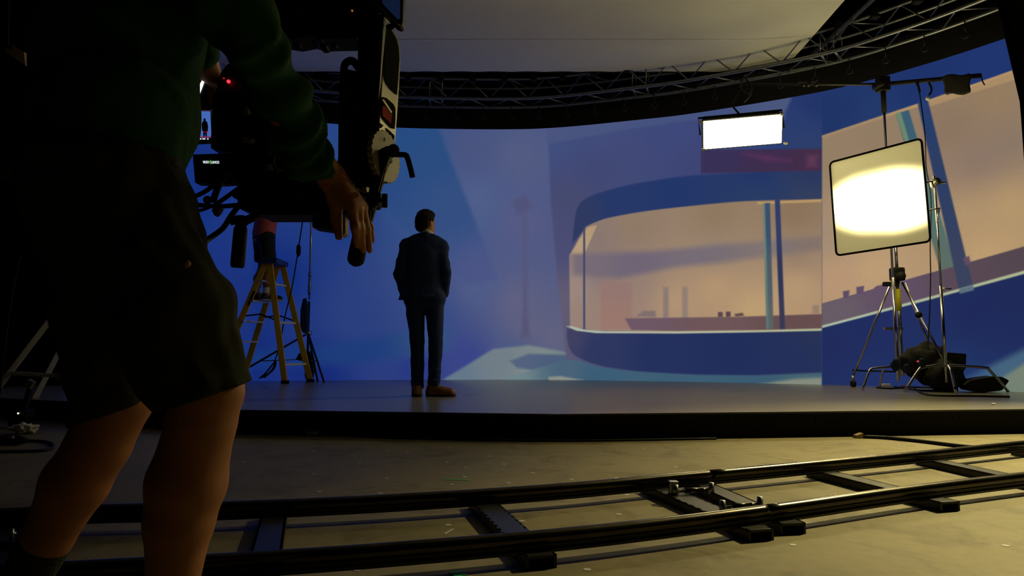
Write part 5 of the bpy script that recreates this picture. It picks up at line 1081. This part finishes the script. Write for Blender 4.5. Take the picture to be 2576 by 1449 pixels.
# loose cables and rods hanging out to the left
for pts, r_ in (([(450, 500, 1.52), (500, 490, 1.50), (545, 462, 1.50), (580, 440, 1.52)], 0.0050), ([(450, 512, 1.52), (500, 516, 1.49), (560, 519, 1.48), (620, 513, 1.48)], 0.0052), ([(455, 534, 1.52), (500, 530, 1.50), (525, 522, 1.50), (550, 512, 1.50)], 0.0038),
                ([(505, 620, 1.40), (524, 602, 1.44), (560, 575, 1.47), (580, 545, 1.48), (600, 518, 1.49)], 0.0060), ([(545, 513, 1.50), (575, 492, 1.50), (605, 470, 1.50), (628, 452, 1.52)], 0.0050), ([(590, 452, 1.51), (605, 468, 1.50), (620, 488, 1.50)], 0.0050), ([(535, 510, 1.50), (545, 480, 1.50), (556, 455, 1.52)], 0.0075)):
    rod('trailing_cable', pts, r_, 'cable')
MB().ball(at(522, 503, 1.49), 0.0095, 12).build('cable_knob', 'rubber', rig, True)
slab('cable_clip', [(531, 528), (541, 518), (555, 522), (548, 534), (539, 543)], 1.49, 0.02, 'rubber', rig, 0.002)
# hanging left-hand grip
rod('grip_mount', [(580, 557, 1.47), (598, 552, 1.47), (622, 553, 1.47), (648, 540, 1.50)], 0.0095, 'rubber')
MB().ball(at(607, 556, 1.47), 0.0165, 14, (1.1, 1, 0.8)).build('grip_joint', 'rubber', rig, True)
a_, b_ = at(606, 568, 1.47), at(597, 674, 1.47); e_ = (b_-a_).normalized()
MB().tube([a_, a_+e_*0.008, b_-e_*0.008, b_-e_*0.003, b_], [0.0115, 0.0145, 0.0150, 0.0138, 0.011], 18).build('hand_grip', 'rubber', rig, True)
# monitors
rec = slab('recorder_monitor', [(484, 388), (600, 384), (622, 388), (630, 456), (560, 462), (490, 460)], 1.545, 0.03, 'rig', rig, 0.002)
scr = mat('dark_screen_glass', (6, 8, 16), 0.12, 0, 0.05, 5, spec=0.5)
slab('display', [(489, 392), (600, 388), (605, 446), (492, 450)], 1.528, 0.004, scr, rec, 0)
def letters(name, body, px, py, d, h_px, m_, parent, wpx):
    cu = bpy.data.curves.new(name, 'FONT'); cu.body = body; cu.size = 1.0; cu.extrude = 0.02; cu.offset = 0.012
    ob = bpy.data.objects.new(name, cu); COL.objects.link(ob)
    me = bpy.data.meshes.new_from_object(ob.evaluated_get(bpy.context.evaluated_depsgraph_get())); bpy.data.objects.remove(ob)
    xs = [v.co.x for v in me.vertices]; ys = [v.co.y for v in me.vertices]
    x0, x1, y0, y1 = min(xs), max(xs), min(ys), max(ys)
    for v in me.vertices:
        p = at(px+(v.co.x-x0)/(x1-x0)*wpx, py-(v.co.y-y0)/(y1-y0)*h_px, d); v.co = p + Vector((0, -v.co.z*0.02, 0))
    me.name = name
    return link(name, me, m_, parent)
lw_m = glow('logo_white', (0.75, 0.85, 0.85), 0.9); lg_m = glow('logo_green', (0.15, 0.6, 0.08), 0.9)
letters('logo_text', 'VIDEO', 510, 411, 1.526, 6.5, lw_m, rec, 16)
letters('logo_text', 'DEVICES', 533, 411.5, 1.526, 6.5, lw_m, rec, 18)
slab('logo_mark', [(526.5, 407), (530, 402), (529.5, 406), (533.5, 408), (529, 413), (529.8, 409)], 1.526, 0.001, lg_m, rec, 0)
mon = slab('picture_monitor', [(430, 270), (530, 272), (534, 352), (428, 358)], 1.62, 0.03, 'rig', rig, 0.002)
slab('display', [(436, 279), (528, 280), (531, 345), (434, 349)], 1.618, 0.003, glow('monitor_blue', lin((70, 110, 190)), 0.9), mon, 0)
slab('display_bar', [(436, 276), (528, 277), (528, 279.5), (436, 279)], 1.616, 0.001, glow('monitor_maroon', lin((60, 30, 50)), 0.8), mon, 0)
slab('picture_figure', [(512, 299), (514.5, 297), (517, 299), (517, 304), (521, 307), (523, 318), (522, 331), (520, 332), (520, 345), (517, 345), (516, 333), (514, 345), (511.5, 345), (511, 331), (508, 327), (507.5, 312), (509.5, 306), (512, 304)], 1.6155, 0.001, 'black', mon, 0)
for q in ([(510, 331.5), (526, 330.5), (526, 332), (510, 333)], [(500, 345), (531, 342), (531, 344), (500, 347)]):
    slab('guide_line', q, 1.6145, 0.0005, glow('guide_red', (0.5, 0.01, 0.05), 0.7), mon, 0)
for x in (503, 509, 513, 521): slab('display_mark', [(x, 348), (x+3.5, 347.7), (x+3.5, 350.5), (x, 351)], 1.6145, 0.0005, lw_m, mon, 0)
ed = slab('edge_monitor', [(521, 176), (498, 219), (501, 237), (507, 238), (530, 190)], 1.66, 0.012, 'rig', rig, 0)
slab('display', [(520.5, 178), (499, 219), (501.5, 235), (513, 205)], 1.657, 0.003, glow('edge_white', (0.85, 0.9, 1.0), 1.6), ed, 0)
tm = slab('top_monitor', [(925, -70), (1016, -70), (1013, 58), (1006, 65), (994, 60), (934, 0)], 1.44, 0.03, 'rig', rig, 0.002)
slab('display', [(955, -60), (1006, -60), (1006, 46), (1000, 48), (962, 8)], 1.438, 0.003, glow('dim_blue_screen', lin((14, 24, 46)), 1.0), tm, 0)
rod('monitor_edge_highlight', [(936, 0, 1.437), (970, 33, 1.437), (1005, 63, 1.437)], 0.0018, 'armface', tm, 4, 6)  # light-coloured line drawn on as the lit lower edge of the monitor
rod('monitor_mount', [(990, 56, 1.46), (985, 68, 1.46), (975, 66, 1.46)], 0.006, 'rubber')

# ------------------------------------------------------------------ yellow step ladder
def P2(px, py, Y): p = on_y(px, py, Y); return Vector((p.x, Y, p.z))
yl = thing('step_ladder', (-3.27, 8.8, HS), 'yellow fibreglass step ladder with silver steps standing on the stage', 'ladder')
Yn, Yf = 8.66, 9.08
tn, tf = P2(673, 663, Yn+0.06), P2(705, 666, Yf-0.06)
def foot(px, py, Y): p = on_z(px, py, HS); return Vector((p.x*Y/p.y, Y, HS))
n1, n2 = foot(537, 963, Yn), foot(717, 963, Yn)
f1, f2_ = foot(609, 960, Yf), foot(781, 960, Yf)
for a, b, s_ in ((n1, tn, -1), (f1, tf, -1), (n2, tn, 1), (f2_, tf, 1)):
    top_ = b+Vector((0.03*s_, 0, 0)); rl = MB().bar(a, top_, 0.075, 0.028, up=(0, 1, 0)).build('rail', 'yellow', yl, False, 0.006)
    MB().box(a+Vector((0, 0, 0.02)), (0.095, 0.045, 0.04)).build('rubber_foot', 'rubber', rl)
def on_rail(a, b, z): t = (z-a.z)/(b.z-a.z); return a.lerp(b, t)
H = tn.z-HS
step_z = [on_y(655, 757, 8.86).z]                       # the step the person stands on
gap = 0.262
for k in (-2, -1, 0, 1):
    z = step_z[0]-0.012+gap*k
    if z < tn.z-0.08:
        A_, B_ = on_rail(n1, tn, z)+Vector((0, -0.02, 0)), on_rail(f1, tf, z)+Vector((0, 0.02, 0))
        MB().bar(A_, B_, 0.085, 0.022).build('step', 'ladder', yl, False, 0.003)
for z in (HS+0.24, HS+0.78, HS+1.28):
    A_, B_ = on_rail(n2, tn, z), on_rail(f2_, tf, z)
    MB().bar(A_, B_, 0.035, 0.03).build('rear_brace', 'ladder', yl, False, 0.003)
zz_ = HS+0.86
for (a, b, t_, r_) in ((n1, n2, tn, 0), (f1, f2_, tf, 1)):
    A_, B_ = on_rail(a, t_, zz_), on_rail(b, t_, zz_-0.05); M_ = (A_+B_)/2+Vector((0, 0, 0.05))
    MB().tube([A_, M_, B_], 0.010, 6).build('spreader', 'rubber', yl)
MB().box((tn+tf)/2+Vector((0.005, 0, 0.02)), (0.22, 0.46, 0.07)).build('top_cap', 'bluecap', yl, False, 0.01)
MB().bar(on_rail(n1, tn, HS+1.0)+Vector((0.0, -0.018, 0)), on_rail(n1, tn, HS+1.18)+Vector((0.0, -0.018, 0)), 0.03, 0.003, up=(0, 1, 0)).build('rail_sticker', 'black', yl)

# light stand beside the ladder
S0 = on_z(772, 958, HS); S0 = Vector((S0.x, S0.y, HS))
st = thing('light_stand', S0, 'tall silver light stand with dark legs behind the yellow ladder', 'stand')
zt = on_y(784, 430, S0.y).z
MB().tube([S0+Vector((0, 0, 0.25)), Vector((S0.x, S0.y, 1.28))], 0.0165, 12).build('pole', 'trussdark', st, True)
MB().tube([Vector((S0.x, S0.y, on_y(776, 742, S0.y).z)), Vector((S0.x, S0.y, on_y(776, 690, S0.y).z))], 0.021, 12).build('sleeve', 'alu', st, True)
MB().tube([Vector((S0.x, S0.y, 1.30)), Vector((S0.x, S0.y, zt))], 0.0155, 12).build('riser', 'chrome', st, True)
for py_ in (690, 720, 733): MB().tube([Vector((S0.x, S0.y, on_y(776, py_+4, S0.y).z)), Vector((S0.x, S0.y, on_y(776, py_-4, S0.y).z))], 0.026, 12).build('collar', 'alu', st, True)
zc = on_y(772, 838, S0.y).z
MB().cyl(Vector((S0.x, S0.y, zc-0.03)), Vector((S0.x, S0.y, zc+0.03)), 0.05).build('leg_collar', 'alu', st, True)
for px, py, m_ in ((652, 952, 'trussdark'), (815, 963, 'trussdark'), (834, 956, 'trussdark')):
    f = on_z(px, py, HS); f.y = min(f.y, 9.0); MB().tube([Vector((S0.x, S0.y, zc)), f+Vector((0, 0, 0.012))], 0.014, 10).build('leg', m_, st, True)
    q = Vector((S0.x, S0.y, HS+0.30)); MB().tube([q, (Vector((S0.x, S0.y, zc))*0.42+f*0.58)], 0.008, 8).build('brace', 'alu', st, True)
fl = MB().prism([P2(x, y, S0.y-0.04) for x, y in ((764, 752), (772, 750), (776, 770), (776, 830), (770, 838), (762, 836), (757, 820), (758, 780))], (0, -0.05, 0)).build('folded_flag', 'blueflag', None, False, 0.012)
tag(fl, 'narrow dark blue cloth bag hanging on the light stand behind the ladder', 'bag')
bg_ = MB().prism([P2(x, y, S0.y-0.16) for x, y in ((742, 905), (750, 890), (766, 880), (778, 884), (786, 900), (788, 935), (782, 958), (770, 960), (765, 945), (770, 910), (756, 908))], (0, 0.10, 0)).build('sandbag', 'canvas', None, False, 0.02)
tag(bg_, 'black sandbag hung low on the light stand beside the yellow ladder', 'sandbag')
dcab = thing('drop_cable', P2(690, 905, 8.8), 'black cable with an inline plug hanging beside the yellow ladder', 'cable')
cp = [(806, 262, 9.2), (775, 470, 9.1), (762, 552, 9.05), (750, 630, 9.0), (735, 720, 8.95), (716, 800, 8.9), (704, 865, 8.85), (692, 905, 8.8), (676, 930, 8.76), (655, 950, 8.72)]
MB().tube(spline([P2(*q) for q in cp], 6), 0.0085, 8).build('lead', 'cable', dcab, True)
c = P2(751, 630, 9.0); MB().tube([c+Vector((0, 0, 0.085)), c+Vector((0, 0, 0.05)), c+Vector((0, 0, -0.04)), c+Vector((0, 0, -0.085))], [0.012, 0.03, 0.03, 0.012], 12).build('inline_plug', 'rubber', dcab, True)
cl_ = MB()
for k in range(4):
    cl_.tube(spline([P2(652+k*3, 952-k, 8.6), P2(668+k*2, 938-k*2, 8.6), P2(690+k, 912-k, 8.62), P2(684+k*2, 930-k, 8.55), P2(662+k, 950, 8.5)], 6), 0.0085, 8)
o = cl_.build('coiled_cable', 'cable', None, True); tag(o, 'bundle of black cable leaning at the ladder foot, left side', 'cable')

# ------------------------------------------------------------------ dim things at the far left
al = thing('step_ladder', on_z(-70, 1068, 0).to_tuple(), 'silver aluminium step ladder standing on the floor at the far left, half in the dark', 'ladder')
YL = 5.6
def PL(px, py, Y=YL): return P2(px, py, Y)
apex = PL(232, 665); apex2 = PL(262, 668, YL+0.4)
ft = PL(-72, 1068); ft.z = 0.01
MB().bar(ft, apex, 0.045, 0.025, up=(-0.75, 0.66, 0)).build('leg', 'ladder', al, False, 0.003)
ft2 = ft+Vector((0.08, 0.5, 0)); MB().bar(ft2, apex2, 0.045, 0.025, up=(-0.75, 0.66, 0)).build('leg', 'ladder', al, False, 0.003)
fr = Vector((apex.x+0.28, YL+0.02, 0.01)); MB().bar(fr, apex, 0.055, 0.025, up=(-0.75, 0.66, 0)).build('leg', 'ladder', al, False, 0.003)
fr2 = fr+Vector((0.06, 0.5, 0)); MB().bar(fr2, apex2, 0.055, 0.025, up=(-0.75, 0.66, 0)).build('leg', 'ladder', al, False, 0.003)
sp_ = MB().bar(PL(30, 939), PL(158, 946), 0.02, 0.03, up=(-0.75, 0, 0.66)).build('spreader', 'white', al, False, 0.002)
MB().box(PL(154, 947), (0.05, 0.05, 0.06)).build('spreader_joint', 'beige', al)
MB().bar((apex+apex2)/2+Vector((-0.06, 0, 0)), (apex+apex2)/2+Vector((0.06, 0, 0)), 0.5, 0.04).build('top_cap', 'ladder', al, False, 0.004)
for z in (0.3, 0.6, 0.9): MB().bar(on_rail(fr, apex, z), on_rail(fr2, apex2, z), 0.07, 0.02).build('step', 'ladder', al, False, 0.002)
jb = thing('power_box', on_z(52, 1076, 0).to_tuple(), 'small black power box with a tiny lit lamp by the stage at far left', 'power box')
c = on_z(52, 1076, 0); MB().box(c+Vector((0, 0, 0.07)), (0.14, 0.10, 0.14)).build('case', 'rig', jb, False, 0.01)
MB().bar(c+Vector((0.02, 0, 0.14)), PL(82, 956, c.y), 0.035, 0.03, up=(0, 1, 0)).build('bracket', 'trussdark', jb)
MB().box(PL(76, 966, c.y-0.02), (0.05, 0.03, 0.06), Matrix.Rotation(0.5, 3, 'Y')).build('bracket_plate', 'beige', jb)
MB().ball(Vector((c.x+0.012, c.y-0.054, 0.115)), 0.007, 10).build('lamp_dot', glow('dot_light', (0.9, 0.85, 0.6), 1.5), jb, True)
o = cloth_lump('white_rag', on_z(80, 1074, 0.035)+Vector((0.02, -0.12, 0)), 0.085, 0.05, 0.035, 'white', None, 0.8, 17, 30); tag(o, 'crumpled pale rag on the floor beside the small power box', 'rag')
fx = thing('cable_splitter', on_z(30, 1106, 0).to_tuple(), 'black cable splitter lying on the floor at the far left', 'cable splitter')
MB().tube([on_z(-10, 1108, 0.03), on_z(8, 1106, 0.03), on_z(44, 1106, 0.03), on_z(62, 1108, 0.03)], [0.02, 0.03, 0.03, 0.02], 14).build('body', 'rubber', fx, True)
MB().tube(spline([on_z(60, 1108, 0.01), on_z(115, 1111, 0.01), on_z(134, 1122, 0.01), on_z(110, 1133, 0.01), on_z(0, 1136, 0.01), on_z(-120, 1138, 0.01)], 8), 0.009, 8).build('lead', 'cable', fx, True)
MB().box(on_z(28, 1100, 0.055), (0.03, 0.02, 0.015)).build('socket_cap', 'alu', fx)
wb = thing('rail_clamp', on_z(14, 1400, 0).to_tuple(), 'black rail clamp with a short metal peg at the near rail, far left', 'clamp')
c = on_z(10, 1380, 0.03); MB().box(c, (0.11, 0.05, 0.05)).build('block', 'rig', wb, False, 0.006)
MB().tube([c+Vector((0.02, 0, 0.02)), c+Vector((0.02, 0, 0.055))], 0.0055, 10).build('peg', 'alu', wb, True)
MB().tube([c+Vector((0.02, 0, 0.040)), c+Vector((0.02, 0, 0.045))], 0.011, 10).build('peg_washer', 'alu', wb, True)
bb = thing('reflector_board', at(34, 130, 4.5), 'small beige board hanging in the dark at top left beside the green shirt', 'board')
MB().prism([at(x, y, 4.5) for x, y in ((14, 108), (28, 112), (60, 130), (64, 165), (14, 132))], (0, 0.03, 0)).build('panel', 'beige', bb)
MB().tube([at(20, 112, 4.49), at(24, -60, 4.49)], 0.006, 6).build('cord', 'cable', bb)
MB().bar(at(14, 117, 4.485), at(34, 117, 4.485), 0.02, 0.02).build('batten', 'black', bb)
o = MB().tube(spline([at(52, 640, 3.6), at(38, 700, 3.6), at(22, 800, 3.6), at(12, 880, 3.6), at(0, 990, 3.6)], 6), 0.004, 6).build('thin_cord', 'cable', None, True)
tag(o, 'thin cord hanging faintly in the dark at the far left', 'cord')
